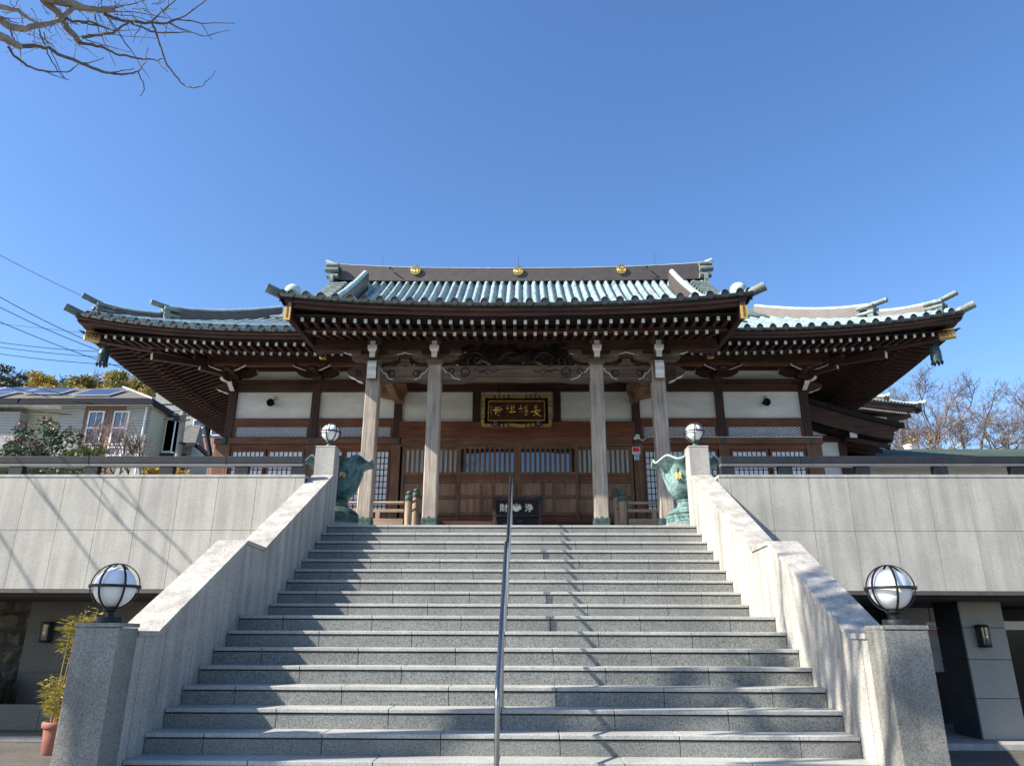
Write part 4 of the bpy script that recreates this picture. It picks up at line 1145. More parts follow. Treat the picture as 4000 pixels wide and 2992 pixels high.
for s in (-1, 1):
    b = MB(); bt = [(6.93, 6.80), (7.18, 6.87), (7.75, 6.89), (8.4, 6.925), (9.0, 6.965), (9.55, 7.02)]
    tp = [(y, zin(4.5, y)-.08) for y in (9.55, 9.0, 8.4, 7.75, 7.18, 6.93)]
    b.prism(bt+tp, (s*4.50, 0, 0), Y3, Z3, X3, -.055, .055); bb = part(b, 'porch_barge_board', W_BEAMY)
    b = MB(); b.box(s*4.44-.0, s*4.565, 6.90, 6.928, 6.79, 7.07); gp = part(b, 'gold_plate', GOLDP, bb)
    b = MB()
    for i in range(5): b.tube([(s*4.48, 6.897, 6.83+.05*i), (s*4.53, 6.897, 6.85+.05*i), (s*4.48, 6.897, 6.87+.05*i)], .006, 4)
    part(b, 'engraving', BLACK, gp)
    b = MB(); b.box(s*4.43, s*4.57, 9.552, 9.64, 6.99, 7.16); part(b, 'gold_plate', GOLDP, bb)
    b = MB(); ys = [KY+.05+i*.45 for i in range(8)]; rib(b, [(s*4.66, y, zin(4.6, y)+.0) for y in ys], .085); b.grid([[(s*4.78, y, zin(4.6, y)-.05), (s*4.6, y, zin(4.6, y)-.02)] for y in ys], 0, False)
    b.grid([[(s*4.74, y, zin(4.6, y)-.02), (s*4.62, y, zin(4.6, y)-.24)] for y in ys], 0, False)
    vt = part(b, 'verge_tile', TILE)
    b = MB(); y = KY+.35
    while y < 9.6:
        c_ = tile_end((s*4.78, y, zin(4.6, y)-.0), .075, (s, 0, 0)); b.add(c_.v, c_.f, c_.m); y += .3
    part(b, 'verge_tile_ends', [CAPM, RIM], vt)
    b = MB(); b.tube([(s*4.45, 7.2, 7.42), (s*4.72, 7.0, 7.40), (s*4.96, 6.86, 7.475)], [.085, .095, .10], 14); part(b, 'corner_tile', MIDP)
    b = MB(); b.sphere((s*4.52, 7.16, 7.53), .17, 20, 0, (1, 1, .9)); b.lathe([(.19, 0), (.19, .03), (.12, .05)], (s*4.52, 7.16, 7.36), 20); part(b, 'dome_ornament', PALE)
    # carved wing under the verge
    b = MB()
    for i in range(5):
        a0 = i*1.1; pts = [(s*(4.62+.14*math.sin(a0*.7)+.07*math.cos(a0+q)*(1-q/7)), 8.3+.25*i, 7.1+.08*i+.08*math.sin(a0+q)*(1-q/7)) for q in range(7)]
        b.tube(pts, .03, 6)
    part(b, 'carved_pendant', W_CARVE)
# --- porch frame
PX = (-3.065, -1.735, 1.745, 3.065)
hbeam(-4.36, 4.36, 8.52, 8.76, 6.785, 7.045, W_BEAM, 'porch_purlin')
b = MB()
for s in (-1, 1): b.box(s*4.362, s*4.39, 8.53, 8.75, 6.80, 7.03)
part(b, 'purlin_end', W_BEAMY)
for i, x in enumerate(PX):
    h = .143; q = .022
    b = MB(); ring = [(-h+q, -h), (h-q, -h), (h, -h+q), (h, h-q), (h-q, h), (-h+q, h), (-h, h-q), (-h, -h+q)]
    b.prism(ring, (x, 8.64, 0), X3, Y3, Z3, 2.98, 6.43); pl = part(b, 'porch_pillar', W_OLD)
    b = MB(); n = 9
    for (o, U, Nn) in (((x, 8.64-h, 0), X3, -Y3), ((x+h, 8.64, 0), Y3, X3), ((x-h, 8.64, 0), -Y3, -X3), ((x, 8.64+h, 0), -X3, Y3)):
        top = [(lerp(-h-.012, h+.012, k/12), 3.115+.05*abs(math.sin(k/12*math.pi*3))+.02*(4 <= k <= 8)) for k in range(13)]
        b.prism([(-h-.012, 2.97)]+[(h+.012, 2.97)]+top[::-1], o, U, Z3, Nn, .0, .012)
        for k in (-1, 0, 1): b.tube([Vector(o)+U*(k*.095+.03*math.cos(t*.9))+Z3*(3.09+.03*math.sin(t*.9))+Nn*.014 for t in range(7)], .007, 5)
    part(b, 'pillar_shoe', VERDI, pl)
    b = MB(); b.box(x-.22, x+.22, 8.42, 8.86, 2.84, 2.97); part(b, 'base_stone', G_TREAD, pl, bevel=.01)
    # bracket set over the pillar
    b = MB(); z = 6.36
    block(b, (x, 8.64, 6.43-.02), .36, .14)
    arm(b, (x, 8.62, 6.50), .50, .19, .15, 0)
    nose(b, (x+.3, 8.58, 6.66), (1, -.12, 0), .38, .13, .06); nose(b, (x-.3, 8.58, 6.66), (-1, -.12, 0), .38, .13, .06)
    for dx in (-.40, .40): block(b, (x+dx, 8.62, 6.66), .2, .12)
    b.beam((x, 8.30, 6.60), (x, 8.9, 6.60), .12, .13, 0, 1)
    block(b, (x, 8.36, 6.66), .20, .14, 0, 1)
    b.beam((x, 8.28, 6.855), (x, 8.6, 6.855), .11, .10, 0, 1)
    b.box(x-.13, x+.13, 8.34, 8.52, 6.91, 7.04)
    part(b, 'porch_bracket_set', [W_OLDX, WHITE])
# curved tie beams with scrolls
def koryo(x0, x1, z0, z1, camber, nsc):
    b = MB(); n = 24; L = x1-x0; top = []; bot = []
    for i in range(n+1):
        u = i/n; x = lerp(x0, x1, u)
        bot.append((x, z0+camber*(sstep(.10, .22, u)*sstep(.10, .22, 1-u)))); top.append((x, z1+.02*math.sin(math.pi*u)))
    b.prism(bot+top[::-1], (0, 8.64, 0), X3, Z3, Y3, -.11, .11); kb = part(b, 'rainbow_beam', W_OLDX)
    b = MB(); Y0 = 8.528
    def scroll(cx, cz, r0, sg, turns=1.35, ph=0.):
        return [(cx+sg*(r0*(1-i/26*.72))*math.cos(ph+i/20*turns*2*math.pi), Y0, cz+(r0*(1-i/26*.72))*math.sin(ph+i/20*turns*2*math.pi)) for i in range(21)]
    h = z1-z0
    for s, xe in ((1, x0), (-1, x1)):
        if nsc == 2:
            b.tube(scroll(xe+s*.50, z0+h*.62, .125, s, 1.3, 3.9), .013, 5)
            b.tube(scroll(xe+s*.20, z0+h*.68, .085, s, 1.2, 3.6), .012, 5)
            b.tube([(xe+s*(.68+.06*i), Y0, z0+h*.68+.03*math.sin(i*1.5)) for i in range(10)], .011, 5)
            b.tube([(xe+s*(.80+.03*i), Y0, z0+h*.55+.05*math.sin(i*.6)) for i in range(8)], .010, 5)
        else:
            b.tube(scroll(xe+s*.26, z0+h*.58, .085, s, 1.25, 2.2), .012, 5)
            b.tube([(xe+s*(.14+.03*i), Y0, z0+h*.72-.03*math.sin(i*.8)) for i in range(5)], .010, 5)
    part(b, 'scroll_carving', BLACK, kb)
    b = MB()
    for s, xe in ((1, x0), (-1, x1)):
        k = .34 if nsc == 2 else .24
        b.tube([(xe+s*.01, Y0+.004, z1-.03), (xe+s*k*.25, Y0, z0+h*.62), (xe+s*k*.55, Y0, z0+h*.5), (xe+s*k*.75, Y0, z0+h*.22), (xe+s*k*1.2, Y0, z0+.03)], .009, 5)
    part(b, 'white_edge', WHITE, kb)
    b = MB()
    for dz, ins in ((.075, .2), (.045, .16)):
        b.tube([(lerp(x0, x1, u), Y0, z0+camber+dz*sstep(ins, ins+.06, u)*sstep(ins, ins+.06, 1-u)-.0) for u in [ins+(1-2*ins)*i/20 for i in range(21)]], .008, 5)
    part(b, 'moulding', W_CARVE2, kb)
koryo(-1.59, 1.60, 6.07, 6.41, .035, 2); koryo(-2.92, -1.88, 6.07, 6.39, .04, 1); koryo(1.89, 2.92, 6.07, 6.39, .04, 1)
for s in (-1, 1):
    x = s*3.065
    b = MB(); nose(b, (x+s*.14, 8.64, 6.06), (s, 0, 0), .45, .36, .17)
    kb = part(b, 'beam_nose', [W_BEAM, WHITE])
    b = MB(); b.tube([(x+s*(.34+.075*(1-i/26)*math.cos(i*.42+1)), 8.55, 6.25+.075*(1-i/26)*math.sin(i*.42+1)) for i in range(20)], .012, 5); part(b, 'scroll_carving', BLACK, kb)
    # white faced nose pointing to the front
    b = MB(); pr = [(8.50, 6.47), (8.36, 6.475), (8.325, 6.40), (8.345, 6.33), (8.325, 6.25), (8.365, 6.17), (8.36, 6.08), (8.40, 6.06), (8.50, 6.10)]
    b.prism(pr, (x, 0, 0), Y3, Z3, X3, -.095, .095, 0, [0, 1, 1, 1, 1, 1, 0, 0, 0]); part(b, 'front_nose', [W_OLDX, WHITE])
    # shrimp beam and its carved end on the wall column
    b = MB(); pts = [(8.75, 6.30), (9.4, 6.62), (10.2, 6.72), (11.0, 6.58), (11.6, 6.62), (11.9, 6.66)]
    up = [(y, z+.27) for y, z in pts]
    b.prism(pts+up[::-1], (s*3.09, 0, 0), Y3, Z3, X3, -.09, .09); part(b, 'shrimp_beam', W_TAN)
    b = MB(); poly = [(.22, 7.1), (-.62, 7.1), (-.66, 7.0), (-.58, 6.86), (-.44, 6.76), (-.22, 6.72), (-.05, 6.70), (-.03, 6.60), (.17, 6.60), (.17, 6.78), (.24, 6.9)]
    b.prism(poly, (s*3.09, 11.75, 0), X3*(1 if s < 0 else -1), Z3, Y3, -.10, .10)
    b.tube([(s*3.09+s*(.45*u+.05), 11.64, 6.92-.12*math.sin(u*2.6)) for u in [i/10 for i in range(11)]], .014, 5)
    part(b, 'carved_beam_end', W_TAN)
    # frog leg strut over the side beams
    b = MB(); xm = s*2.40
    b.prism([(-.3, 6.40), (-.2, 6.43), (-.1, 6.52), (-.09, 6.6), (.09, 6.6), (.1, 6.52), (.2, 6.43), (.3, 6.40), (.12, 6.405), (0, 6.46), (-.12, 6.405)], (xm, 8.64, 0), X3, Z3, Y3, -.06, .06); part(b, 'frog_leg_strut', W_OLDX)
hbeam(-3.4, 3.4, 8.57, 8.71, 6.62, 6.783, W_BEAM, 'porch_tie')
# --- dragon carving between the middle pillars
rd = random.Random(5)
b = MB(); n = 44; top = []; bot = []
for i in range(n+1):
    x = lerp(-1.22, 1.20, i/n); e = 1-abs(2*i/n-1)**6
    top.append((x, 6.44+(.42+.05*math.sin(i*1.7)+.04*math.sin(i*.6+1))*e)); bot.append((x, 6.415))
b.prism(bot+top[::-1], (0, 8.62, 0), X3, Z3, Y3, -.02, .04); dg = part(b, 'dragon_carving', W_CARVE)
b = MB()
body = [Vector((lerp(-1.0, 1.0, i/40), 8.50-.05*math.sin(i*.45), 6.60+.10*math.sin(i*.42+.4))) for i in range(41)]
b.tube(body, [.026+.026*math.sin(math.pi*i/40)+.006*(i % 2) for i in range(41)], 10)
for i in range(2, 39, 1):
    p = body[i]; b.tube([p+Vector((0, -.02, .06)), p+Vector((.03, -.05, .10+.02*math.sin(i)))], [.016, .002], 5)
part(b, 'dragon_body', W_CARVE, dg)
b = MB(); hx = Vector((.02, 8.44, 6.56))
b.sphere(hx, .095, 12, 0, (1.2, .8, .8)); b.sphere(hx+Vector((-.07, -.06, -.05)), .06, 10, 0, (1.3, 1, .7)); b.sphere(hx+Vector((.05, -.06, .05)), .025, 8)
for i in range(7): b.tube([hx+Vector((.06, -.02, .03-.02*i)), hx+Vector((.20+.03*i, -.04, .10-.04*i)), hx+Vector((.34+.02*(i % 3), -.02, .16-.055*i))], [.02, .014, .003], 5)
for sg in (-1, 1): b.tube([hx+Vector((-.02, -.08, -.05)), hx+Vector((.02, -.12, -.13)), hx+Vector((.16*sg+.1, -.1, -.12)), hx+Vector((.30*sg+.1, -.08, -.08))], [.012, .011, .009, .004], 5)
part(b, 'dragon_head', W_CARVE, dg)
b = MB()
for i in range(150):
    cx, cz = rd.uniform(-1.18, 1.16), rd.uniform(6.45, 6.88); r0 = rd.uniform(.025, .07); sg = rd.choice((-1, 1)); ph = rd.uniform(0, 6)
    if abs(cx) < .2 and cz < 6.66: continue
    b.tube([(cx+sg*r0*(1-k/16)*math.cos(ph+k*.55), 8.52-.08*rd.random(), cz+r0*(1-k/16)*math.sin(ph+k*.55)) for k in range(12)], .011, 5)
for i in range(22):
    x, z = rd.uniform(-.95, .85), rd.uniform(6.60, 6.86); L = rd.uniform(.2, .5)
    b.tube([(x+L*k/8, 8.50, z+.02*math.sin(k*1.3+i)) for k in range(9)], [.012*(1-k/9)+.003 for k in range(9)], 5)
for x in (-1.0, -.85, -.72, .8, .95, 1.08):
    b.tube([(x, 8.5, 6.42), (x-.03, 8.46, 6.52), (x+.02, 8.43, 6.58), (x+.07, 8.43, 6.54)], [.03, .026, .02, .01], 6)
part(b, 'cloud_scrolls', W_CARVE, dg)
b = MB()
for x0, w_ in ((-.68, .15), (.36, .24)):
    for i in range(9): b.sphere((x0+w_*(i/8-.5)*1.6, 8.47, 6.465+.04*math.sin(i*.5)), .036, 8, 0, (1, .8, 1))
part(b, 'dragon_belly', W_CARVE2, dg)

# ================================================================== things on the temple
# name board
cx, cz, Y = .03, 6.285, 11.45
t = thing('name_board', 'gold framed name board with four gold characters hanging over the entrance', 'signboard', (cx, Y, 5.85))
TB = Vector((0, .16, .986)); NB = X3.cross(TB)          # leans forward
def nb(u, v, d=0): return Vector((cx, Y, cz))+X3*u+TB*v-NB*(-d)
b = MB(); b.prism([(-.80, -.37), (.80, -.37), (.80, .37), (-.80, .37)], (cx, Y, cz), X3, TB, NB, -.05, 0); part_b = b.build('backing', BLACK, t)
b = MB(); b.prism([(-.70, -.268), (.705, -.268), (.705, .268), (-.70, .268)], (cx, Y, cz), X3, TB, NB, 0, .012); pn = b.build('field', wood('name_board_wood', (.05, .022, .014), (.12, .055, .036), 0, .45), t)
b = MB()
for (a, c, d, e) in ((-.715, .715, .262, .285), (-.715, .715, -.285, -.262), (-.722, -.698, -.285, .285), (.698, .722, -.285, .285)):
    b.prism([(a, d), (c, d), (c, e), (a, e)], (cx, Y, cz), X3, TB, NB, .0, .03)
b.build('inner_frame', GOLDP, t)
b = MB(); n = 60
def fr_strip(P0, P1, n, amp):
    for i in range(n):
        u0, u1 = i/n, (i+1)/n; mi = 1 if ((i//1) % 3 == 2 and (.12 < u0 < .42 or .58 < u0 < .88)) else 0
        def off(u): return amp*math.sin(u*6*math.pi)*math.sin(u*math.pi)
        dirv = (P1-P0).normalized(); pv = NB.cross(dirv)
        A, B = P0.lerp(P1, u0)+pv*off(u0), P0.lerp(P1, u1)+pv*off(u1)
        b.add([A-pv*.034+NB*-.02, B-pv*.034+NB*-.02, B+pv*.034+NB*.04, A+pv*.034+NB*.04, A-pv*.034+NB*.05, B-pv*.034+NB*.05], [(0, 1, 5, 4), (4, 5, 2, 3), (0, 4, 3), (1, 2, 5)], mi)
q = [nb(-.845, -.405), nb(.845, -.405), nb(.845, .405), nb(-.845, .405)]
fr_strip(q[3]+X3*-.02, q[2]+X3*.02, 46, .012); fr_strip(q[0]-X3*.02, q[1]+X3*.02, 46, .014); fr_strip(q[0], q[3], 26, .012); fr_strip(q[1], q[2], 26, .012)
b.build('gold_frame', [GOLDP, W_CARVE2], t)
def brush(b, strokes, o, size, U, V, d):
    """strokes written with a brush: tapering ribbons with thickness"""
    o, U, V = Vector(o), Vector(U), Vector(V); N = U.cross(V)
    for st in strokes:
        w0 = st[0]; pts = st[1:]
        fine = []
        for i in range(len(pts)-1):
            for k in range(4): fine.append((lerp(pts[i][0], pts[i+1][0], k/4), lerp(pts[i][1], pts[i+1][1], k/4)))
        fine.append(pts[-1]); m = len(fine)
        b.tube([o+(U*p[0]+V*p[1])*size+N*d for p in fine], [size*w0*(1.15-.55*(i/(m-1))) for i in range(m)], 6)
CH = {
 '寺': [(.05, (.18, .78), (.5, .80), (.74, .84)), (.055, (.46, .98), (.46, .80), (.46, .60)), (.06, (.02, .56), (.4, .60), (.98, .64)), (.045, (.22, .42), (.5, .42), (.82, .46)), (.06, (.66, .58), (.68, .3), (.64, .06), (.46, .10)), (.06, (.26, .28), (.32, .22), (.34, .18))],
 '禅': [(.05, (.20, .98), (.26, .90)), (.045, (.06, .72), (.34, .76), (.22, .58), (.02, .40)), (.06, (.24, .62), (.25, .3), (.26, .04)), (.04, (.30, .46), (.38, .40)), (.04, (.50, .96), (.54, .88)), (.04, (.66, .98), (.68, .90)), (.045, (.88, .98), (.78, .86)), (.045, (.50, .80), (.52, .52)), (.045, (.50, .80), (.86, .82), (.84, .54)), (.035, (.53, .67), (.83, .68)), (.04, (.53, .53), (.83, .54)), (.055, (.42, .34), (.7, .38), (1.02, .40)), (.06, (.68, .80), (.68, .4), (.70, -.06))],
 '福': [(.05, (.20, .96), (.26, .88)), (.045, (.06, .70), (.36, .74), (.22, .56), (.02, .34)), (.055, (.24, .60), (.24, .3), (.20, .06)), (.04, (.30, .44), (.38, .36)), (.06, (.52, .98), (.54, .5), (.52, .02)), (.04, (.62, .88), (.90, .94)), (.035, (.64, .72), (.66, .60)), (.035, (.64, .72), (.86, .76), (.84, .62), (.66, .60)), (.045, (.62, .46), (.98, .52), (.98, .3), (.88, .06)), (.035, (.66, .28), (.92, .32)), (.035, (.80, .48), (.78, .12)), (.04, (.62, .10), (.88, .14))],
 '長': [(.055, (.36, .98), (.32, .76), (.30, .52)), (.04, (.36, .94), (.70, .98)), (.04, (.38, .80), (.66, .84)), (.04, (.38, .66), (.66, .70)), (.06, (.0, .40), (.5, .50), (1.0, .54)), (.055, (.34, .46), (.32, .2), (.28, .02), (.48, .14)), (.045, (.86, .38), (.60, .26)), (.065, (.44, .40), (.66, .18), (1.0, .0))],
}
for i, ch in enumerate('寺禅福長'):
    b = MB(); sz = .30
    brush(b, [(st[0]*.74,)+st[1:] for st in CH[ch]], nb((-.47, -.15, .18, .485)[i]-.125, -.15, 0), sz, X3*.83, TB, .02); b.build('character', GOLD, pn)
b = MB()
for i in range(4): brush(b, [(.16, (.0, .9), (1, 1)), (.16, (.5, 1.1), (.5, .0)), (.14, (.1, .5), (.9, .5)), (.14, (0, .1), (1, .1))], nb(-.655, .10-.06*i), .035, X3, TB, .014)
b.build('inscription', GOLDP, pn)
b = MB()
for v in (-.13, -.18): b.prism([(-.66, v), (-.62, v), (-.62, v+.04), (-.66, v+.04)], (cx, Y, cz), X3, TB, NB, .012, .016)
b.build('seal', plain('seal_red', (.16, .03, .025), .6), pn)
for u in (-.45, .5):
    b = MB(); b.tube([nb(u, .40)-Vector((0, -.03, 0)), (cx+u, 11.62, 7.2)], .012, 6); b.build('hanging_rod', BLACK, t)
for u in (-.53, .55):
    b = MB(); o = nb(u, -.405, 0)+NB*.06
    b.sphere(o, .075, 12, 0, (1.35, .6, .75)); b.tube([o+Vector((-.11, 0, -.02)), o+Vector((-.13, 0, -.12))], .008, 5); b.tube([o+Vector((.11, 0, -.02)), o+Vector((.13, 0, -.12))], .008, 5)
    kn = b.build('cord_knot', NAVY, t)
    b = MB(); b.prism([(-.035, -.03), (.035, -.03), (.028, .08), (-.028, .08)], o+NB*.05, X3, TB, NB, 0, .01); b.build('emblem', GOLDP, kn)
    b = MB(); b.prism([(-.02, -.015), (.02, -.015), (.015, .06), (-.015, .06)], o+NB*.0605, X3, TB, NB, 0, .004); b.build('emblem_centre', BLACK, kn)

# offering box
cx, Y, z0 = .062, 10.2, 3.20
t = thing('offering_box', 'black lacquered offering box with white characters and a paulownia crest before the doors', 'offering box', (cx, Y, z0))
b = MB(); b.box(cx-.49, cx+.49, Y+.03, Y+.55, 3.47, 3.80); b.box(cx-.46, cx+.46, Y+.06, Y+.5, 3.22, 3.47); bd = b.build('body', BLACK, t)
b = MB(); b.box(cx-.555, cx+.555, Y-.01, Y+.60, 3.838, 3.89); b.box(cx-.54, cx+.54, Y, Y+.03, 3.805, 3.837); b.box(cx-.555, cx+.555, Y, Y+.05, 3.44, 3.475); tp_ = b.build('top_rail', W_BEAM, t)
b = MB()
for s in (-1, 1): b.box(cx+s*.475, cx+s*.55, Y+.0, Y+.08, 3.21, 3.436); b.box(cx+s*.475, cx+s*.55, Y+.002, Y+.08, 3.477, 3.803)
b.build('corner_post', W_BEAMZ, t)
b = MB()
for x in (-.46, .09, .46): b.box(cx+x-.10, cx+x+.10, Y-.014, Y-.011, 3.842, 3.886)
for s in (-1, 1): b.box(cx+s*.47, cx+s*.554, Y-.004, Y-.001, 3.72, 3.80); b.box(cx+s*.36, cx+s*.556, Y-.004, Y-.001, 3.442, 3.473)
b.box(cx-.0, cx+.2, Y-.004, Y-.001, 3.442, 3.473); b.build('metal_fitting', IRON, t)
b = MB(); b.box(cx+.0, cx+.13, Y+.0, Y+.06, 3.30, 3.37); b.build('lock', IRON, t)
IV = plain('ivory_paint', (.72, .63, .50), .5, 0, .08)
for ch, x in (('財', -.40), ('浄', .165)):
    b = MB(); text_mesh(b, ch, (cx+x, Y+.026, 3.565), .195, X3, Z3, .012, weight=.012); b.build('character', IV, bd)
b = MB(); o = Vector((cx-.02, Y+.026, 3.635))
for (du, dv, rr_) in ((0, -.03, .058), (-.062, .0, .05), (.062, .0, .05)): b.lathe([(rr_, 0), (rr_, -.010), (rr_*.8, -.013)], o+Vector((du, -.004*(du == 0), dv)), 16, 0, False, 1)
for cx_, n in ((0, 5), (-.07, 3), (.07, 3)):
    for i in range(n):
        p = o+Vector((cx_+(0 if i == n-1 else (.02 if i % 2 else -.02)), -.006, .052+.022*(i//2)))
        b.sphere(p, .0125, 6)
    b.tube([o+Vector((cx_*.7, -.006, .0)), o+Vector((cx_, -.006, .075))], .004, 4)
b.build('crest', IV, bd)

# balustrades
for s, lab in ((-1, 'sunlit wooden balustrade with green onion finials left of the entrance steps'), (1, 'shaded wooden balustrade with dark onion finials right of the entrance steps')):
    t = thing('balustrade', lab, 'balustrade', (AX+s*3.2, 9.3, 2.84))
    x0, x1 = AX+s*2.38, AX+s*6.9
    b = MB(); b.tube([(x0, 9.3, 3.588), (x1, 9.3, 3.588)], .034, 12); b.build('top_rail', W_LIGHT, t)
    b = MB(); b.box(x0, x1, 9.275, 9.325, 3.39, 3.455); b.build('middle_rail', W_LIGHT, t)
    b = MB(); b.box(x0, x1, 9.25, 9.35, 3.12, 3.25); b.build('bottom_rail', W_LIGHT, t)
    for x in (2.93, 3.75, 4.6, 5.4, 6.2):
        b = MB(); b.box(AX+s*x-.045, AX+s*x+.045, 9.268, 9.332, 3.25, 3.39); b.build('strut', W_LIGHTZ, t)
    for (x, y, zt, zb) in ((2.28, 9.3, 3.613, 2.84), (2.345, 10.75, 3.945, 3.27)):
        x = AX+s*x
        b = MB(); b.lathe([(.08, zb), (.08, zt)], (x, y, 0), 18); nw = b.build('newel_post', W_LIGHTZ, t)
        b = MB(); pr = [(.083, 0), (.083, .06), (.088, .065), (.088, .075), (.083, .08), (.083, .095), (.087, .10), (.085, .115), (.06, .135), (.04, .14), (.04, .15), (.058, .165), (.064, .185), (.058, .205), (.035, .225), (.006, .24)]
        b.lathe([(r_, h*.98) for r_, h in pr], (x, y, zt), 18); b.build('onion_finial', VERDI, nw)
    b = MB()
    for dz, h in ((-.03, .05), (-.22, .05)): b.beam((AX+s*2.28, 9.36, 3.6+dz), (AX+s*2.345, 10.69, 3.93+dz), .05, h)
    b.build('stair_rail', W_LIGHT, t)

# eave bells
DBRZ = copper('dark_bronze', (.008, .016, .019), (.022, .045, .05), (.05, .09, .095), 0, rough=.4)
for s, lab in ((-1, 'dark bronze bell hanging from the left eave corner'), (1, 'dark bronze bell hanging from the right eave corner')):
    x, y, z = AX+s*9.79, 9.78, 7.34
    t = thing('eave_bell', lab, 'bell', (x, y, z))
    b = MB(); b.lathe([(.03, 0), (.080, -.005), (.105, -.035), (.118, -.14), (.124, -.16), (.118, -.18), (.121, -.29), (.112, -.385)], (x, y, z), 20, fn=lambda a, zz: 1+.02*math.cos(8*a)); bl = b.build('bell', DBRZ, t)
    b = MB()
    for k in range(8):
        a = math.pi/4*k; c = Vector((x+.108*math.cos(a), y+.108*math.sin(a), z-.405)); b.sphere(c, .032, 8, 0, (1, 1, 1.3)); b.sphere(c+Vector((.006*math.cos(a), .006*math.sin(a), -.03)), .02, 6)
    b.build('scalloped_rim', DBRZ, bl)
    b = MB(); b.tube([(x, y, z), (x, y, z+.2)], .014, 6); b.sphere((x, y, z+.03), .03, 8); b.build('hanger', IRON, t)

# loudspeakers
for s, p, lab in ((-1, at(1062, 1575, 11.9), 'small black horn loudspeaker on the left white wall panel'), (1, at(2988, 1573, 11.9), 'small black horn loudspeaker on the right white wall panel')):
    t = thing('loudspeaker', lab, 'loudspeaker', tuple(p))
    d = Vector((.05, -1, -.15)).normalized()
    b = MB(); b.tube([p+d*.14, p+d*.02, p-d*.01], [.10, .045, .04], 18, cap=False); b.tube([p+d*.142, p+d*.128], [.10, .104], 18, cap=False); b.build('horn', IRON, t)
    b = MB(); b.tube([p+d*.03, p-d*.07], .05, 14); b.sphere(p+d*.06, .03, 8); b.build('driver', IRON, t)
    b = MB(); b.box(p.x+.02, p.x+.09, 11.94, 11.998, p.z+.10, p.z+.2); b.tube([(p.x+.05, 11.95, p.z+.12), (p.x, p.y-.02, p.z+.05)], .012, 6); b.build('bracket', plain('tan_metal', (.42, .36, .26), .6), t)

# camera, cable, stickers on the right door post
p = at(2488, 1707, 11.78)
t = thing('security_camera', 'small white security camera on the column right of the red lintel', 'camera', tuple(p))
b = MB(); b.cbox(p+Vector((.02, .02, .01)), .10, .06, .12); b.build('housing', WPLAS, t, bevel=.008)
b = MB(); b.tube([p+Vector((0, -.02, 0)), p+Vector((-.07, -.10, -.06))], [.035, .04], 12); b.build('lens_barrel', WPLAS, t)
b = MB(); b.tube([p+Vector((.06, 0, -.05)), p+Vector((.15, .03, -.09)), (p.x+.25, 11.81, 5.70), (5.0, 11.81, 5.70), (7.75+AX, 11.81, 5.70)], .010, 6)
tag(b.build('white_cable', WPLAS), 'thin white cable running along the beam to the right of the camera', 'cable')
q0 = at(2485, 1760, 11.85)
t = thing('security_sign', 'red and white security company plate on the right door post', 'sign', tuple(q0))
x, z = q0.x, q0.z; y = 11.858
b = MB(); b.box(x-.1, x+.1, y-.008, y, z-.1, z+.095); b.build('plate', WPLAS, t)
b = MB(); b.box(x-.082, x+.085, y-.011, y-.0085, z-.03, z+.08); b.build('red_field', REDP, t)
b = MB()
for i, ch in enumerate('SECOM'): text_mesh(b, ch, (x-.085+.034*i, y-.009, z-.085), .05, X3, Z3, .003, weight=.012)
b.build('lettering', BLUEP, t)
q0 = at(2487, 1787, 11.85); x, z = q0.x, q0.z
t = thing('blue_sticker', 'pale blue square sticker below the red security plate', 'sticker', (x, y, z))
b = MB(); b.box(x-.065, x+.065, y-.006, y, z-.065, z+.065); b.build('label', plain('pale_blue', (.45, .60, .72), .4, 0, .05), t, bevel=.004)
b = MB(); b.prism([(-.035, .05), (.035, .05), (.02, .01), (0, -.005), (-.02, .01)], (x, y-.0062, z), X3, Z3, -Y3, 0, .002); b.box(x-.05, x+.05, y-.0085, y-.0062, z-.055, z-.035); b.build('mark', BLUEP, t)
# ================================================================== neighbours on the right
def arc(p, q, sag, n=10):
    return [(lerp(p[0], q[0], i/n), lerp(p[1], q[1], i/n)+sag*4*(i/n)*(1-i/n)) for i in range(n+1)]
t = thing('side_hall', 'low side building with a curved dark gable roof and white walls right of the temple', 'building', (9, 15, 2.56))
top = [(7.6, 7.22), (8.45, 6.93), (9.2, 6.69), (9.9, 6.50), (10.48, 6.365)]
b = MB(); poly = top+[(10.45, 6.28), (10.2, 6.12), (10.16, 5.92)]+[(9.6, 6.02), (9.0, 6.18), (8.4, 6.34), (7.6, 6.62)]
b.prism(poly, (0, 13.0, 0), X3, Z3, Y3, -.04, .04); bb = b.build('barge_board', W_BEAM, t)
b = MB(); poly = top+[(x, z-.14) for x, z in top[::-1]]
b.prism([(x, z+.012) for x, z in poly], (0, 12.93, 0), X3, Z3, Y3, -.05, .05); b.build('roof_edge', plain('dark_copper_edge', (.016, .018, .018), .7, 0, .3, spec=.15), bb)
b = MB(); rows = [[(x, y, z+.0-.02) for x, z in top] for y in (13.05, 20)]; b.grid(rows, 0, False); b.build('roof', GREENCU, t)
b = MB(); rows = [[(x, y, z) for x, z in ((7.6, 6.55), (9.0, 6.12), (10.2, 5.92))] for y in (13.05, 20)]; b.grid(rows, 0, False); b.build('soffit', SOFFIT, t)
b = MB(); b.box(7.7, 9.0, 13.6, 20, 2.6, 6.4); w_ = b.build('wall', PLASTER, t)
b = MB(); b.box(7.62, 9.06, 13.55, 13.66, 6.02, 6.2); b.build('beam', W_BEAM, w_)
b = MB(); b.box(8.94, 9.12, 13.52, 13.7, 2.6, 6.0); b.build('column', W_BEAMZ, t)
b = MB(); b.beam((9.15, 13.05, 6.11), (9.1, 14.2, 6.11), .2, .2, 0, 1); b.build('projecting_beam', [W_BEAMY, WHITE], t)
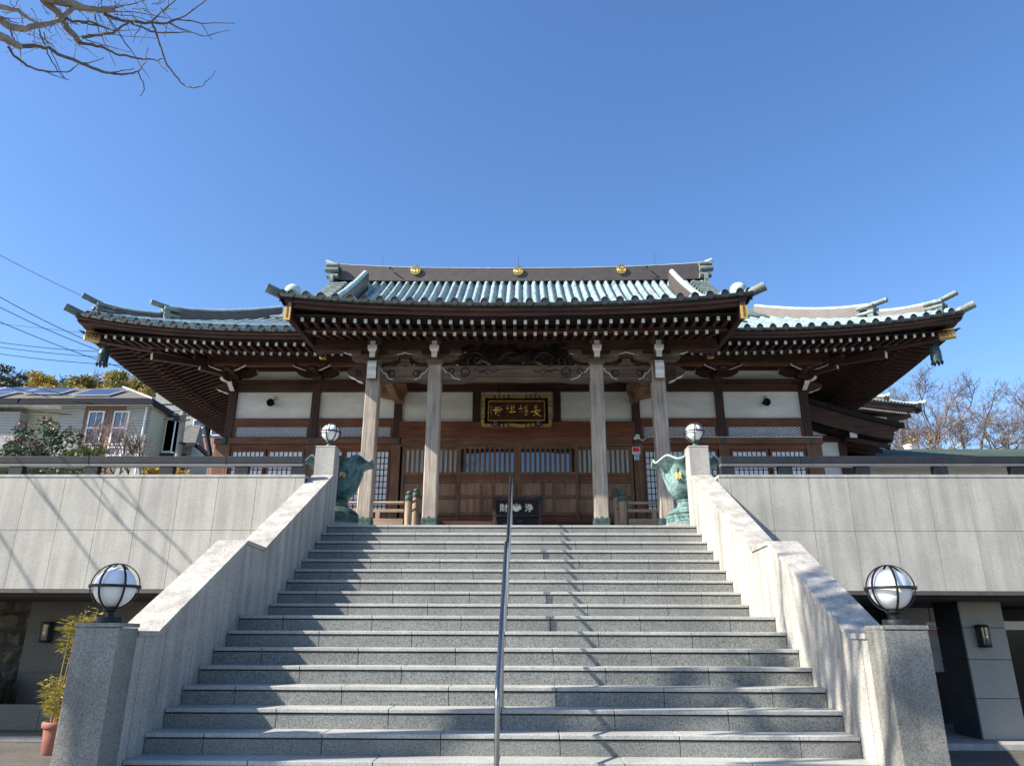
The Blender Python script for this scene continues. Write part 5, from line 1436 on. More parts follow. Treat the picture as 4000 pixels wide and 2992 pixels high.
for i in range(12):
    y = 13.2+.45*i; b = MB(); b.beam((9.0, y, 6.02), (10.15-.0*i, y, 5.78), .09, .12); b.build('rafter', W_BEAMY, t)
b = MB(); b.box(7.8, 8.95, 13.57, 13.6, 3.3, 3.5); b.build('lower_beam', W_BEAM, w_)

def low_building(name, lab, x0, x1, y0, y1, ez_, rz_, rm, wm):
    t = thing(name, lab, 'building', ((x0+x1)/2, (y0+y1)/2, 2.56))
    b = MB(); b.box(x0+.5, x1-.5, y0+.6, y1-.6, 2.57, ez_-.05); w_ = b.build('wall', wm, t)
    b = MB(); ym = (y0+y1)/2; A = [(x0, y0, ez_), (x1, y0, ez_), (x1, y1, ez_), (x0, y1, ez_)]; r1, r2 = (x0+1.0, ym, rz_), (x1-1.0, ym, rz_)
    b.add(A+[r1, r2], [(0, 1, 5, 4), (2, 3, 4, 5), (1, 2, 5), (3, 0, 4), (3, 2, 1, 0)])
    b.box(x0, x1, y0-.02, y0+.06, ez_-.16, ez_-.002); b.build('roof', rm, t)
    return t, w_
t, w_ = low_building('low_annex', 'low annex with a shallow green copper roof behind the right rail', 9.4, 19, 13.9, 20, 5.70, 6.66, GREENCU, plain('cream_plaster', (.55, .54, .48), .8, 0, .06, 2))
b = MB()
for x in (10.2, 12.6, 15.0): b.box(x, x+1.5, 14.46, 14.49, 3.6, 5.0)
b.build('window', GLASS, w_)
b = MB(); b.box(9.5, 18.9, 13.7, 13.88, 5.40, 5.52); b.build('fascia', plain('cream_fascia', (.55, .54, .47), .7), t)
q = at(3553, 1765, 27)
t = thing('vent_pipe', 'pale cylindrical vent pipe standing above the green annex roof', 'vent', (q.x, 27, 2.56))
b = MB(); b.lathe([(.2, 2.56), (.2, q.z+.02), (.2, q.z+.22), (.235, q.z+.23), (.235, q.z+.31), (.08, q.z+.36)], (q.x, 27, 0), 20); b.build('pipe', plain('cream_vent', (.66, .62, .52), .6, 0, .12), t)

# far hall whose eave corner shows past the temple
FY = 32.
t = thing('far_hall', 'small distant hall with an upturned pale tile eave corner beyond the side building', 'temple', (15, 36, 2.56))
xe = 21.35
def fz(c): return 12.62+.62*(max(0, 5.-c)/5.)**2.2*-1+.0
def fze(x): return lerp(12.95, 12.48, sstep(16.5, 21.4, x))
b = MB(); n = 24; x = 15.0; rows = []
ex = [lerp(14.6, xe, i/n) for i in range(n+1)]
def feave(x): return at(3350+(x-17.0)*0, 0, FY).z if False else 0
def fline(px):     # the eave line read along the photograph
    return at(px, 1561+max(0, (px-3375))*.137-.00012*max(0, px-3375)**2, FY)
P_ = [fline(px) for px in range(3240, 3576, 8)]
b.grid([[p+Vector((0, 0, .02)), p+Vector((0, 3, 1.3))] for p in P_], 0, True)
for p in P_[::1]:
    pass
rf = b.build('roof', TILE, t)
b = MB()
for i in range(26):
    p = fline(3240+13.3*i); b.tube([p+Vector((0, -.02, .02)), p+Vector((0, 3, 1.32))], .075, 8)
b.build('tile_rib', TILE, rf)
b = MB()
for i in range(26):
    p = fline(3240+13.3*i); b.lathe([(.085, 0), (.085, .05)], p+Vector((0, -.08, .0)), 10, 0, True, 1)
b.build('tile_end', CAPM, rf)
b = MB(); b.grid([[p+Vector((0, e, dz)) for e, dz in ((.05, -.08), (.05, -.32), (.3, -.32))] for p in P_], 0, False); b.build('fascia', W_BEAM, t)
b = MB()
for i in range(44):
    p = fline(3240+7.4*i); 
    if 3240+7.4*i < 3560: b.beam(p+Vector((0, .25, -.40)), p+Vector((0, 1.2, -.3)), .08, .10, 0, 1)
    if 3240+7.4*i < 3490: b.beam(p+Vector((0, .9, -.60)), p+Vector((0, 2.2, -.3)), .08, .10, 0, 1)
b.build('rafter', [W_BEAMY, WHITE], t, kind='stuff')
b = MB(); b.grid([[p+Vector((0, .2, -.34)), p+Vector((0, 2.5, -.2))] for p in P_], 0, False); b.grid([[p+Vector((0, 1.0, -.68)), p+Vector((0, 1.0, -.45))] for p in P_[:32]], 0, False); b.build('soffit', SOFFIT, t)
cz_ = P_[-1]
b = MB(); b.beam(cz_+Vector((-.1, .3, -.42)), cz_+Vector((-2.2, 2.4, -.75)), .3, .3); b.build('corner_rafter', W_BEAMY, t)
b = MB(); b.box(10, xe-2.3, 34.3, 44, 2.6, 12.0); b.build('wall', PLASTER, t)
for (pa, pb, h, nm) in (((3586, 1578), (3450, 1577), .42, 'hip_ridge'), ((3462, 1556), (3390, 1555), .62, 'upper_hip_ridge')):
    A, B = at(pa[0], pa[1]+16, FY+.4), at(pb[0], pb[1]+16, FY+1.8)
    b = MB(); b.beam(A, B, .3, h); hr = b.build(nm, RIDGEH, t)
    up_ = Vector((0, 0, h/2+.05)); d = (A-B).normalized()
    b = MB(); b.tube([B+up_, A+up_, A+up_+d*.5+Vector((0, 0, .12))], .11, 8); b.build('ridge_cap', PALE, hr)
    b = MB(); b.box(A.x-.08, A.x+.08, A.y-.25, A.y+.25, A.z-h*.6, A.z+h*.55); b.build('ridge_end_tile', CAPM, hr)

# ================================================================== trees
def branch_tree(b, base, height, spread, seed, levels=5, r0=.2, up=.35, nk=(3, 4), minr=.006, lean=(0, 0), keep=None, wob=.12, ratio=.68, first=.35):
    rg = random.Random(seed)
    def grow(p, d, L, r, lev):
        n = 4 if lev > 1 else 5; pts = [p]; q = p.copy(); dd = d.copy()
        for i in range(n):
            dd = (dd+Vector((rg.uniform(-1, 1), rg.uniform(-1, 1), rg.uniform(-.5, .9)))*wob+Vector((0, 0, up*.08))).normalized()
            q = q+dd*L/n; pts.append(q.copy())
        rs = [r*(1-.45*i/n) for i in range(n+1)]
        if keep is None or keep(pts, r): b.tube(pts, rs, 7 if r > .08 else (5 if r > .02 else 3), 0, False)
        if lev >= levels: return
        k = rg.randint(*nk)
        for j in range(k):
            f = rg.uniform(first, 1.) if j else 1.
            i = min(n-1, int(f*n)); a = pts[i].lerp(pts[i+1], f*n-i if f < 1 else 1.)
            ax = Vector((rg.uniform(-1, 1), rg.uniform(-1, 1), rg.uniform(-1, 1))).normalized()
            nd = (dd+ax*spread*(1 if j else .5)).normalized(); nd = (nd+Vector((0, 0, up*.4))).normalized()
            grow(a, nd, L*ratio*rg.uniform(.8, 1.15), max(minr, r*(.56 if j else .66)), lev+1)
    grow(Vector(base), Vector((lean[0], lean[1], 1)).normalized(), height, r0, 0)
def leaf_cloud(b, cs, n, size, seed, flat=.6):
    """many leaf sized faces gathered in clumps; cs = [(centre, radius vector)...]"""
    rg = random.Random(seed)
    for c, rv in cs:
        c = Vector(c)
        for i in range(n):
            v = Vector((rg.gauss(0, 1), rg.gauss(0, 1), rg.gauss(0, 1))).normalized()*rg.uniform(.35, 1.0)
            p = c+Vector((v.x*rv[0], v.y*rv[1], v.z*rv[2]))
            u = Vector((rg.uniform(-1, 1), rg.uniform(-1, 1), rg.uniform(-flat, flat))).normalized(); w_ = u.cross(Vector((rg.uniform(-1, 1), rg.uniform(-1, 1), rg.uniform(-1, 1)))).normalized()
            s_ = size*rg.uniform(.6, 1.4)
            b.add([p-u*s_, p+w_*s_*.45, p+u*s_, p-w_*s_*.45], [(0, 1, 2, 3)])
# bare cherry trees on the right
def hillz(x, y): return 2.3+17*sstep(36, 95, y)*sstep(0, -25, x)+9*sstep(29, 48, y)*sstep(10, 17, x)
CHERRY = plain('cherry_bark', (.135, .105, .092), .85, 0, .3, 6)
for i, (px, Y, h, lab, sd_, r0) in enumerate((
    (3575, 40., 3.3, 'bare cherry tree with a leaning limb right behind the vent pipe', 21, .17),
    (3760, 41., 3.2, 'bare cherry tree with fine spreading twigs in the middle of the right background', 34, .16),
    (3930, 40., 3.1, 'bare cherry tree at the right edge behind the dark rail', 45, .15),
    (3420, 46., 3.6, 'bare cherry tree partly hidden behind the distant hall roof', 52, .17),
    (3660, 49., 3.7, 'tall pale bare tree rising between the two nearest cherry trees', 63, .16),
    (3850, 50., 3.5, 'bare tree with dense twigs behind the rightmost cherry trees', 71, .16),
    (3520, 53., 4.0, 'tallest bare tree right of the distant hall', 85, .17),
    (3700, 56., 3.7, 'faint bare tree far behind the middle cherry tree', 91, .15),
    (3980, 57., 3.8, 'faint bare tree far behind the tree at the right edge', 97, .15),
    (4090, 46., 3.6, 'bare cherry tree reaching in from beyond the right edge', 77, .16))):
    p = at(px, 1770, Y); z0 = hillz(p.x, Y); t = thing('bare_tree', lab, 'tree', (p.x, Y, z0), 'bare cherry trees on the right')
    b = MB(); branch_tree(b, (p.x, Y, z0), h, 1.15, sd_, 7, r0, .03, (2, 4), .011, wob=.26, ratio=.69, first=.2)
    b.build('trunk_and_branches', CHERRY, t)
p = at(3640, 1745, 24.); t = thing('yellow_shrub', 'sparse yellow leaved shrub below the bare cherry trees', 'shrub', (p.x, 24, p.z-2))
b = MB(); leaf_cloud(b, [((p.x+rnd.uniform(-1.3, 1.3), 24+rnd.uniform(-.5, .5), p.z+rnd.uniform(-.9, .35)), (.45, .4, .35)) for _ in range(12)], 26, .055, 4); b.build('foliage', LF_YEL, t)
b = MB(); branch_tree(b, (p.x, 24, p.z-2), 1.2, .6, 8, 4, .05, .3); b.build('stem', TWIG, t)
b = MB(); p0 = at(3700, 1785, 22.)
leaf_cloud(b, [((p0.x+.45*i, 22.+.2*(i % 3), p0.z-.25+.06*math.sin(i*1.3)), (.4, .5, .28)) for i in range(16)], 110, .05, 9)
o = b.build('clipped_hedge', leafm('rusty_leaf', (.22, .14, .075))); tag(o, 'reddish brown clipped hedge along the top of the annex roof line', 'hedge')

# hill with a bamboo grove on the left
b = MB(); rows = []
for i in range(31):
    y = lerp(26, 150, i/30); row = []
    for k in range(41):
        x = lerp(-160, 160, k/40)
        z = hillz(x, y)+.8*math.sin(x*.09)*math.sin(y*.07)*sstep(60, 90, y)
        row.append((x, y, z))
    rows.append(row)
b.grid(rows, 0, True); structure('hill', b, HILL)
spec = []
# (px of the crown, py of the top, distance Y, kind)
for (px, py, Y, kd) in ((20, 1415, 74, 'e'), (75, 1440, 70, 'e'), (-40, 1425, 70, 'e'), (140, 1440, 78, 'e'), (100, 1500, 66, 'e'),
    (150, 1452, 68, 'y'), (205, 1468, 72, 'y'), (185, 1500, 64, 'y'), (250, 1462, 88, 'b'), (275, 1458, 84, 'b'), (300, 1470, 70, 'g'), (345, 1462, 72, 'g'), (318, 1500, 64, 'y'),
    (385, 1470, 82, 'm'), (440, 1455, 74, 'y'), (475, 1445, 72, 'g'), (515, 1452, 76, 'y'), (545, 1480, 70, 'g'), (580, 1500, 70, 'y'), (610, 1530, 68, 'm'), (650, 1540, 72, 'g'), (240, 1520, 64, 'm'), (410, 1515, 64, 'y'), (700, 1560, 74, 'y')):
    spec.append((px, py, Y, kd))
names = {'e': 'dark evergreen tree', 'y': 'golden yellow bamboo clump', 'g': 'olive green bamboo clump', 'b': 'leafless tree', 'm': 'dull brown green tree'}
where = ['at the far left edge of the wooded hill', 'second from the left edge on the wooded hill', 'just beyond the left edge of the hill', 'between the left evergreens and the first bamboo', 'low in front of the left evergreens',
 'tallest golden plume next to the evergreens', 'right of the tallest golden plume', 'short plume in front of two golden plumes', 'left one of the two thin leafless crowns', 'right one of the two thin leafless crowns', 'just right of the leafless crowns', 'above the solar panels of the near house', 'low over the solar panels',
 'dark crown midway along the hill', 'left of the house roof peak', 'above the house roof peak', 'right of the house roof peak', 'touching the temple eave on the hill', 'below the temple eave on the hill', 'dark crown under the temple eave', 'hidden low under the temple eave', 'between short bamboo plumes behind the panels', 'low behind the house roof slope', 'farthest right under the temple eave']
for i, (px, py, Y, kd) in enumerate(spec):
    p = at(px, py, Y); gz = hillz(p.x, Y); H = p.z-gz; rg = random.Random(100+i)
    t = thing('bamboo' if kd in 'yg' else 'hill_tree', names[kd]+' '+where[i], 'bamboo' if kd in 'yg' else 'tree', (p.x, Y, gz), 'trees on the left hill')
    b = MB()
    if kd == 'b':
        branch_tree(b, (p.x, Y, gz), H*.36, .6, 200+i, 6, .22, .5, (3, 4), .02); b.build('trunk_and_branches', BARKG, t); continue
    b.tube([(p.x, Y, gz), (p.x+.2, Y, gz+H*.85)], [.16, .05], 6); b.build('trunk', BARK, t)
    b = MB(); cs = []
    if kd in 'yg':
        for q in range(38):
            f = rg.uniform(.0, 1.); a = rg.uniform(0, 6.28); rr_ = (1.0-f)**.7*2.9+.3
            cs.append(((p.x+rr_*math.cos(a)*rg.random(), Y+rr_*math.sin(a)*rg.random(), p.z-.3-(1-f)*6.5), (.85, .85, .5)))
        leaf_cloud(b, cs, 80, .15, 300+i, 1.)
        b.build('foliage', LF_GROVE if kd == 'y' else LF_GROVE2, t)
    else:
        for q in range(30):
            a = rg.uniform(0, 6.28); f = rg.random(); R_ = 3.2*math.sin(math.pi*min(1, .15+f*.85))+.5
            cs.append(((p.x+R_*math.cos(a)*rg.uniform(.3, 1), Y+R_*math.sin(a)*rg.uniform(.3, 1), p.z-.6-(1-f)*6.0), (.9, .9, .65)))
        leaf_cloud(b, cs, 90, .16, 300+i); b.build('foliage', LF_DARK if kd == 'e' else LF_MIX, t)

b = MB(); rg = random.Random(77); cs = []
for i in range(330):
    px = rg.uniform(-250, 760); Y = rg.uniform(80, 98); q = at(px, 1480+rg.uniform(-14, 55)+max(0, px-480)*.22, Y); cs.append(((q.x, Y, q.z-rg.uniform(.5, 3)), (1.5, 1.5, 1.2)))
leaf_cloud(b, cs, 70, .24, 5, 1.); o = b.build('woodland', LF_MIX); tag(o, 'dull green and brown woodland covering the hillside behind the bamboo', 'woodland', kind='stuff')

# ================================================================== houses on the left
def window(t, c, w_, h, Y, par, bars=1):
    b = MB(); x, z = c; f = .05
    b.box(x-w_/2, x-w_/2+f, Y-.06, Y, z, z+h); b.box(x+w_/2-f, x+w_/2, Y-.06, Y, z, z+h); b.box(x-w_/2+f, x+w_/2-f, Y-.06, Y, z, z+f); b.box(x-w_/2+f, x+w_/2-f, Y-.06, Y, z+h-f, z+h); b.box(x-w_/2+f, x+w_/2-f, Y-.05, Y, z+h*.5-.03, z+h*.5+.03)
    for k in range(1, bars+1): xx = x-w_/2+f+(w_-2*f)*k/(bars+1); b.box(xx-.012, xx+.012, Y-.045, Y-.02, z+h*.53, z+h-f)
    o = b.build('window', ALU, par)
    b = MB(); b.box(x-w_/2+f, x+w_/2-f, Y-.02, Y-.012, z+f, z+h-f); b.build('pane', GLASS, o)
def hx(px, py, Y): q = at(px, py, Y); return q.x, q.z
HY = 20.
t = thing('near_house', 'two storey house in white siding with dark eaves and solar panels on the left', 'house', (-14, 22, 2.56))
xl, _ = hx(-160, 1600, HY); xr, zev = hx(592, 1572, HY); x1, _ = hx(238, 1600, HY); xb, _ = hx(333, 1600, HY); xc, _ = hx(494, 1600, HY)
b = MB(); b.box(x1, xb, HY, 22.0, 2.57, zev); b.box(xc, xr, HY, 22.0, 2.57, zev); w_ = b.build('wall', SIDING, t)
b = MB(); b.box(xb, xc, HY+.03, 22.0, 2.57, zev); b.build('brown_wall', SIDING_B, t)
b = MB(); b.box(xl, x1, HY+.5, 22.0, 2.57, zev-.1); b.build('set_back_wall', SIDING_Y, t)
xr2, _ = hx(100, 1600, HY+.2); b = MB(); b.box(xl, hx(84, 1600, HY)[0], HY-.0, HY+.49, 2.57, zev-.35); b.build('bay_wall', SIDING, t)
for px in (355, 455):
    for (pt, pb_) in ((1606, 1738),):
        x, z0 = hx(px, pb_, HY); z1 = hx(px, pt, HY)[1]; window(t, (x, z0), .60, z1-z0, HY+.03, w_)
        window(t, (x, z0-.72), .60, .66, HY+.03, w_)
# right flank with a row of tall windows
b = MB(); b.box(xr, xr+.06, HY+.05, 22.0, 2.57, zev); b.build('flank_wall', SIDING_Y, t)
zb1, zb0 = hx(640, 1632, HY+1.2)[1], hx(640, 1770, HY+1.2)[1]
b = MB(); b.box(xr+.07, xr+.45, HY+1.2, 21.9, zb0, zb1); bay = b.build('bay_window', ALU, t)
b = MB(); b.box(xr+.12, xr+.41, HY+1.185, HY+1.199, zb0+.1, zb1-.1)
for k in range(2): b.box(xr+.451, xr+.46, HY+1.25+.3*k, HY+1.5+.3*k, zb0+.1, zb1-.1); b.build('pane', GLASS, bay)
b = MB(); b.box(xr+.07, xr+.6, HY+1.1, 22.0, zb0-.3, zb0-.02); b.build('bay_sill', IRON, bay)
# roof: hipped, dark fascia
ov = .45; zr = hx(485, 1515, 21.0)[1]; xp = hx(485, 1515, 21.0)[0]
b = MB(); A = [(xl, HY-ov, zev), (xr+.3, HY-ov, zev), (xr+.3, 22.0+ov, zev), (xl, 22.0+ov, zev)]
xq = hx(60, 1530, 21.0)[0]
b.add(A+[(xl-3, 21.0, zr-.2), (xp, 21.0, zr)], [(0, 1, 5, 4), (2, 3, 4, 5), (1, 2, 5), (0, 4, 3)]); rf = b.build('roof', SLATE, t)
b = MB(); b.box(xl, xr+.3, HY-ov-.03, HY-ov+.03, zev-.22, zev+.02); b.box(xr+.24, xr+.3, HY-ov, 22.3, zev-.22, zev+.0); b.build('fascia', plain('navy_fascia', (.012, .014, .022), .7, spec=.12), t)
b = MB(); b.box(xl, xr+.2, HY-ov+.03, 22.2, zev-.12, zev-.02); b.build('eave_soffit', plain('white_soffit', (.6, .6, .58), .7), t)
b = MB(); b.tube([(xr-.1, HY-.08, zev-.2), (xr-.1, HY-.08, 2.6)], .04, 8); b.build('downpipe', ALU, t)
b = MB(); b.beam(A[1], (xp, 21.0, zr+.03), .16, .06); b.build('hip_tile', plain('hip_grey', (.35, .34, .31), .7), rf)
nrm = (Vector((0, 1.45, zr-zev))).normalized(); nn = Vector((0, -nrm.z, nrm.y))
for (pxa, pxb, f0, f1) in ((362, 500, .16, .66), (165, 300, .30, .78), (20, 150, .44, .88), (-60, 100, .04, .42), (-200, 10, .44, .88)):
    xa, xb_ = hx(pxa, 1545, HY+1)[0], hx(pxb, 1545, HY+1)[0]
    b = MB(); o = Vector((0, HY-ov, zev))
    def pt(x, f, d): return Vector((x, 0, 0))+o+nrm*(f*1.72)+nn*d
    q = [pt(xa, f0, .04), pt(xb_, f0, .04), pt(xb_+.25, f1, .04), pt(xa+.25, f1, .04)]; q2 = [v+nn*.05 for v in q]
    b.add(q+q2, [(4, 5, 6, 7), (0, 1, 5, 4), (1, 2, 6, 5), (2, 3, 7, 6), (3, 0, 4, 7)]); sp_ = b.build('solar_panel', ALU, t)
    b = MB(); c_ = sum(q2, Vector())/4; q3 = [v.lerp(c_, .05)+nn*.006 for v in q2]; b.add(q3, [(0, 1, 2, 3)]); b.build('solar_cells', SOLARM, sp_)
# farther house
FYH = 27.
t = thing('far_house', 'taller white house with a red brown ribbed lower storey beside the temple eave', 'house', (-17, 30, 2.56))
x0, z1 = hx(612, 1525, FYH); x1_, zm = hx(905, 1712, FYH); x2, _ = hx(758, 1700, FYH)
b = MB(); b.box(x0, x1_, FYH, 33, zm, z1+1.4); w_ = b.build('upper_wall', SIDING, t)
b = MB(); b.box(x2, x1_, FYH-.03, 33, 2.57, zm); b.build('lower_wall', SIDING_R, t)
b = MB(); b.box(x0, x2, FYH, 33, 2.57, zm); b.build('lower_side_wall', SIDING, t)
b = MB(); A = [(x0-.5, FYH-.5, z1+1.4), (x1_+.5, FYH-.5, z1+1.4), (x1_+.5, 33.5, z1+1.4), (x0-.5, 33.5, z1+1.4)]; b.add(A+[((x0+x1_)/2, 30, z1+3)], [(0, 1, 4), (1, 2, 4), (2, 3, 4), (3, 0, 4), (3, 2, 1, 0)]); b.build('roof', SLATE, t)
for px, wd in ((788, .95), (840, .95)):
    x, z0 = hx(px, 1703, FYH); z1_ = hx(px, 1640, FYH)[1]; window(t, (x, z0), wd, max(.6, z1_-z0), FYH-.02, w_, 0)
# low gable in front of it
LY = 23.5
t = thing('low_house', 'low grey house with dark gutters half hidden behind the utility pole', 'house', (-15, 25, 2.56))
x0, z1 = hx(655, 1742, LY); x1_, _ = hx(752, 1742, LY); zr2 = hx(700, 1690, LY+2.5)[1]
b = MB(); b.box(x0, x1_, LY, 25.2, 2.57, z1); w_ = b.build('wall', SIDING, t)
b = MB(); b.box(x1_-.75, x1_-.2, LY-.03, LY-.005, z1-1.3, z1-.35); b.build('window', GLASS, w_)
ga_, gb_ = at(768, 1738, LY-.2), at(826, 1790, LY+.8)
b = MB(); A = [(x0-.4, LY-.35, z1), (ga_.x, LY-.35, z1), (ga_.x-.5, 25.4, z1+.1), (x0-.4, 25.4, z1+.1)]; b.add(A+[(x0, LY+1.2, zr2), (ga_.x-.6, LY+1.2, zr2)], [(0, 1, 5, 4), (2, 3, 4, 5), (1, 2, 5), (3, 0, 4), (3, 2, 1, 0)]); rf = b.build('roof', SLATE, t)
b = MB(); b.box(x0-.4, ga_.x, LY-.42, LY-.36, z1-.12, z1+.04); b.beam(ga_, gb_, .13, .15); b.build('gutter', IRON, rf)
b = MB(); b.box(ga_.x-.3, gb_.x-.25, LY+.85, 25, 2.57, z1-1.0); b.build('lean_to_wall', plain('grey_render', (.30, .31, .31), .8), t)
# utility pole, cover and wires
PYD = 20.4
pa = at(718, 1612, PYD); pb2 = at(702, 1790, PYD)
t = thing('utility_pole', 'concrete utility pole with dark clamps between the houses', 'utility pole', (pb2.x, PYD, 2.56))
b = MB(); d = (pa-pb2).normalized(); b.tube([Vector((pb2.x, PYD, 2.56)), pa+Vector((0, 0, .05))], [.135, .11], 14); b.build('pole', CONC, t)
b = MB(); 
for py in (1622, 1640): q = at(713, py, PYD-.25); b.beam((q.x-.42, PYD-.18, q.z-.02), (q.x+.25, PYD-.18, q.z+.02), .05, .05); b.cbox((q.x-.3, PYD-.18, q.z+.05), .16, .1, .09)
q = at(705, 1733, PYD); b.lathe([(.14, -.03), (.14, .03)], (pb2.x+.02, PYD, q.z), 14)
b.build('crossarm', IRON, t)
ga, gb = at(802, 1668, 20.), at(822, 1778, 20.)
b = MB(); b.tube([ga, gb], .085, 12); b.lathe([(.09, -.03), (.09, .03)], ga.lerp(gb, .48), 12)
o = b.build('cable_cover', BLACK); tag(o, 'black tilted cable cover tube hanging in front of the red brown house wall', 'cable cover')
def wire(pxs, Ys, sag, r, lab):
    A, B = at(*pxs[0], Ys[0]), at(*pxs[1], Ys[1]); b = MB()
    b.tube([A.lerp(B, i/14)-Z3*sag*4*(i/14)*(1-i/14) for i in range(15)], r, 5); o = b.build('power_line', IRON)
    tag(o, lab, 'wire', 'overhead wires on the left')
W = lambda x, y: (x/3.008, 950+y/3.008)
wire((W(-60, 110), W(1150, 705)), (20, 24), .05, .011, 'thin grey wire slanting down to the left ridge end of the temple')
wire((W(-60, 600), W(1200, 1215)), (20, 24), .1, .016, 'topmost thick wire slanting down to the gold capped eave corner')
wire((W(-60, 725), W(1330, 1320)), (20, 24), .1, .016, 'second thick wire slanting down to the bell on the left eave')
wire((W(-60, 900), W(1640, 1530)), (20, 24), .1, .016, 'lowest slanting wire crossing the level wires behind the left bell')
wire((W(-60, 940), W(1100, 1068)), (24, 26), .0, .008, 'hair thin nearly level wire above the thick level wires')
wire((W(-60, 1158), W(1300, 1278)), (22, 24), .08, .014, 'upper of the three level wires passing behind the left bell')
wire((W(-60, 1214), W(1440, 1348)), (22, 24), .08, .014, 'middle of the three level wires passing behind the left bell')
wire((W(-60, 1294), W(1560, 1440)), (22, 24), .08, .014, 'lowest of the three level wires passing behind the left bell')
V = lambda x, y: (x/2.4578, 1350+y/2.4578)
wire((V(-60, 280), V(1740, 570)), (19.2, 21.2), .35, .012, 'wire sagging across the solar panels to the pole top')
wire((V(-60, 350), V(1740, 628)), (19.2, 21.2), .3, .014, 'wire passing over the house siding to the upper crossarm')
wire((V(-60, 590), V(1740, 708)), (19.2, 21.2), .1, .014, 'low wire crossing the house windows to the lower crossarm')
wire((V(700, 540), V(1740, 562)), (19.2, 21.2), .05, .02, 'short thick cable along the eave of the near house to the pole')

# shrubs behind the left rail
def shrub(px, py, Y, wpx, hpx, lab, mat, n, size, seed, tips=None, name='shrub'):
    c = at(px, py, Y); sc_ = (Y+6.2)*1.03/FPX; rx, rz_ = wpx*sc_/2, hpx*sc_/2; rg = random.Random(seed)
    t = thing(name, lab, 'shrub', (c.x, Y, 2.56))
    cs = [((c.x+rg.uniform(-.75, .75)*rx, Y+rg.uniform(-.5, .5)*rx, c.z+rg.uniform(-1, .72)*rz_*(1-.25*rg.random())), (rx*.32, rx*.32, rz_*.32)) for _ in range(26)]
    b = MB(); leaf_cloud(b, cs, n, size, seed); f = b.build('foliage', mat, t)
    if tips:
        b = MB(); leaf_cloud(b, [((x[0], x[1]-.1, x[2]+rz_*.25), (rx*.16, rx*.15, rz_*.12)) for x, _ in sorted(cs, key=lambda q: -q[0][2])[:9]], 16, size*.8, seed+1); b.build('young_leaves', tips, t)
    b = MB(); branch_tree(b, (c.x, Y, 2.56), (c.z-2.56)*.5, .6, seed, 3, .05, .4); b.build('stem', TWIG, t)
shrub(165, 1770, 9.5, 290, 260, 'dark glossy shrub with red young leaves at the left behind the rail', LF_SHRUB, 170, .045, 5, LF_RED)
shrub(330, 1795, 9.0, 200, 130, 'low green hedge bush right of the red tipped shrub', LF_HEDGE, 90, .035, 6)
shrub(20, 1800, 10.5, 160, 160, 'dark green bush at the left edge behind the rail', LF_SHRUB, 70, .045, 7)
shrub(250, 1835, 8.0, 420, 70, 'dark leaves showing under the left rail', LF_SHRUB, 70, .04, 8)
shrub(650, 1830, 9.5, 170, 60, 'low yellow flowering bush seen under the left rail', LF_YEL, 60, .03, 12)
for i, (px, h, sd_, lab, Y) in enumerate(((455, 1.05, 31, 'leafless crape myrtle with many twisting stems before the house windows', 10.), (360, .85, 37, 'smaller leafless shrub left of the twisting crape myrtle', 10.8), (550, .8, 39, 'leafless shrub right of the twisting crape myrtle', 10.4), (40, .8, 41, 'leafless brown shrub at the far left above the rail', 11.))):
    p = at(px, 1840, Y); t = thing('leafless_shrub', lab, 'shrub', (p.x, Y, 2.56))
    b = MB()
    for k in range(3): branch_tree(b, (p.x+.16*k-.2, Y+.1*(k % 2), p.z-.35), h*.62, .85, sd_+k*13, 4, .03, .22, (2, 4), .005, wob=.30, ratio=.74)
    b.build('stem', TWIG if i != 0 else plain('pinkish_bark', (.22, .14, .11), .8, 0, .3, 8), t)

# ================================================================== the bare tree in front, its trunk left of the view
t = thing('overhanging_tree', 'bare pruned tree whose knobbly branches hang into the top left of the sky', 'tree', (-8.4, -3.2, GZ))
b = MB(); C_ = lambda x, y: (x/2.212, y/2.212)
def br(pts, r0, r1, d0, d1, bb=None):
    m = len(pts); P_ = []
    for i, (x, y) in enumerate(pts): P_.append(atd(*C_(x, y), lerp(d0, d1, i/(m-1))))
    Q = []
    for i in range(m-1):
        for k in range(3): Q.append(P_[i].lerp(P_[i+1], k/3))
    Q.append(P_[-1]); n = len(Q)
    for i in range(1, n-1): Q[i] = Q[i]+Vector((rnd.uniform(-1, 1), rnd.uniform(-1, 1), rnd.uniform(-1, 1)))*.006
    (bb or b).tube(Q, [lerp(r0, r1, i/(n-1))*(1+.12*rnd.uniform(-1, 1)) for i in range(n)], 7)
    return Q
big = MB()
br([(200, -260), (330, -40), (480, 10), (640, 40), (720, 75), (860, 88), (985, 85)], .040, .029, 8.6, 8.9, big)
br([(-260, 60), (0, 170), (80, 235), (230, 250), (400, 210), (520, 180), (630, 80), (680, 40)], .034, .018, 8.2, 8.8, big)
br([(300, -150), (380, 10), (500, 110), (560, 220), (650, 320), (690, 370)], .038, .026, 8.8, 8.6, big)
br([(-260, 250), (0, 320), (60, 340), (130, 385), (180, 405)], .036, .026, 7.8, 8.0, big)
br([(-200, -40), (0, 55), (150, 90), (230, 150), (320, 200)], .024, .012, 8.4, 8.8, big)
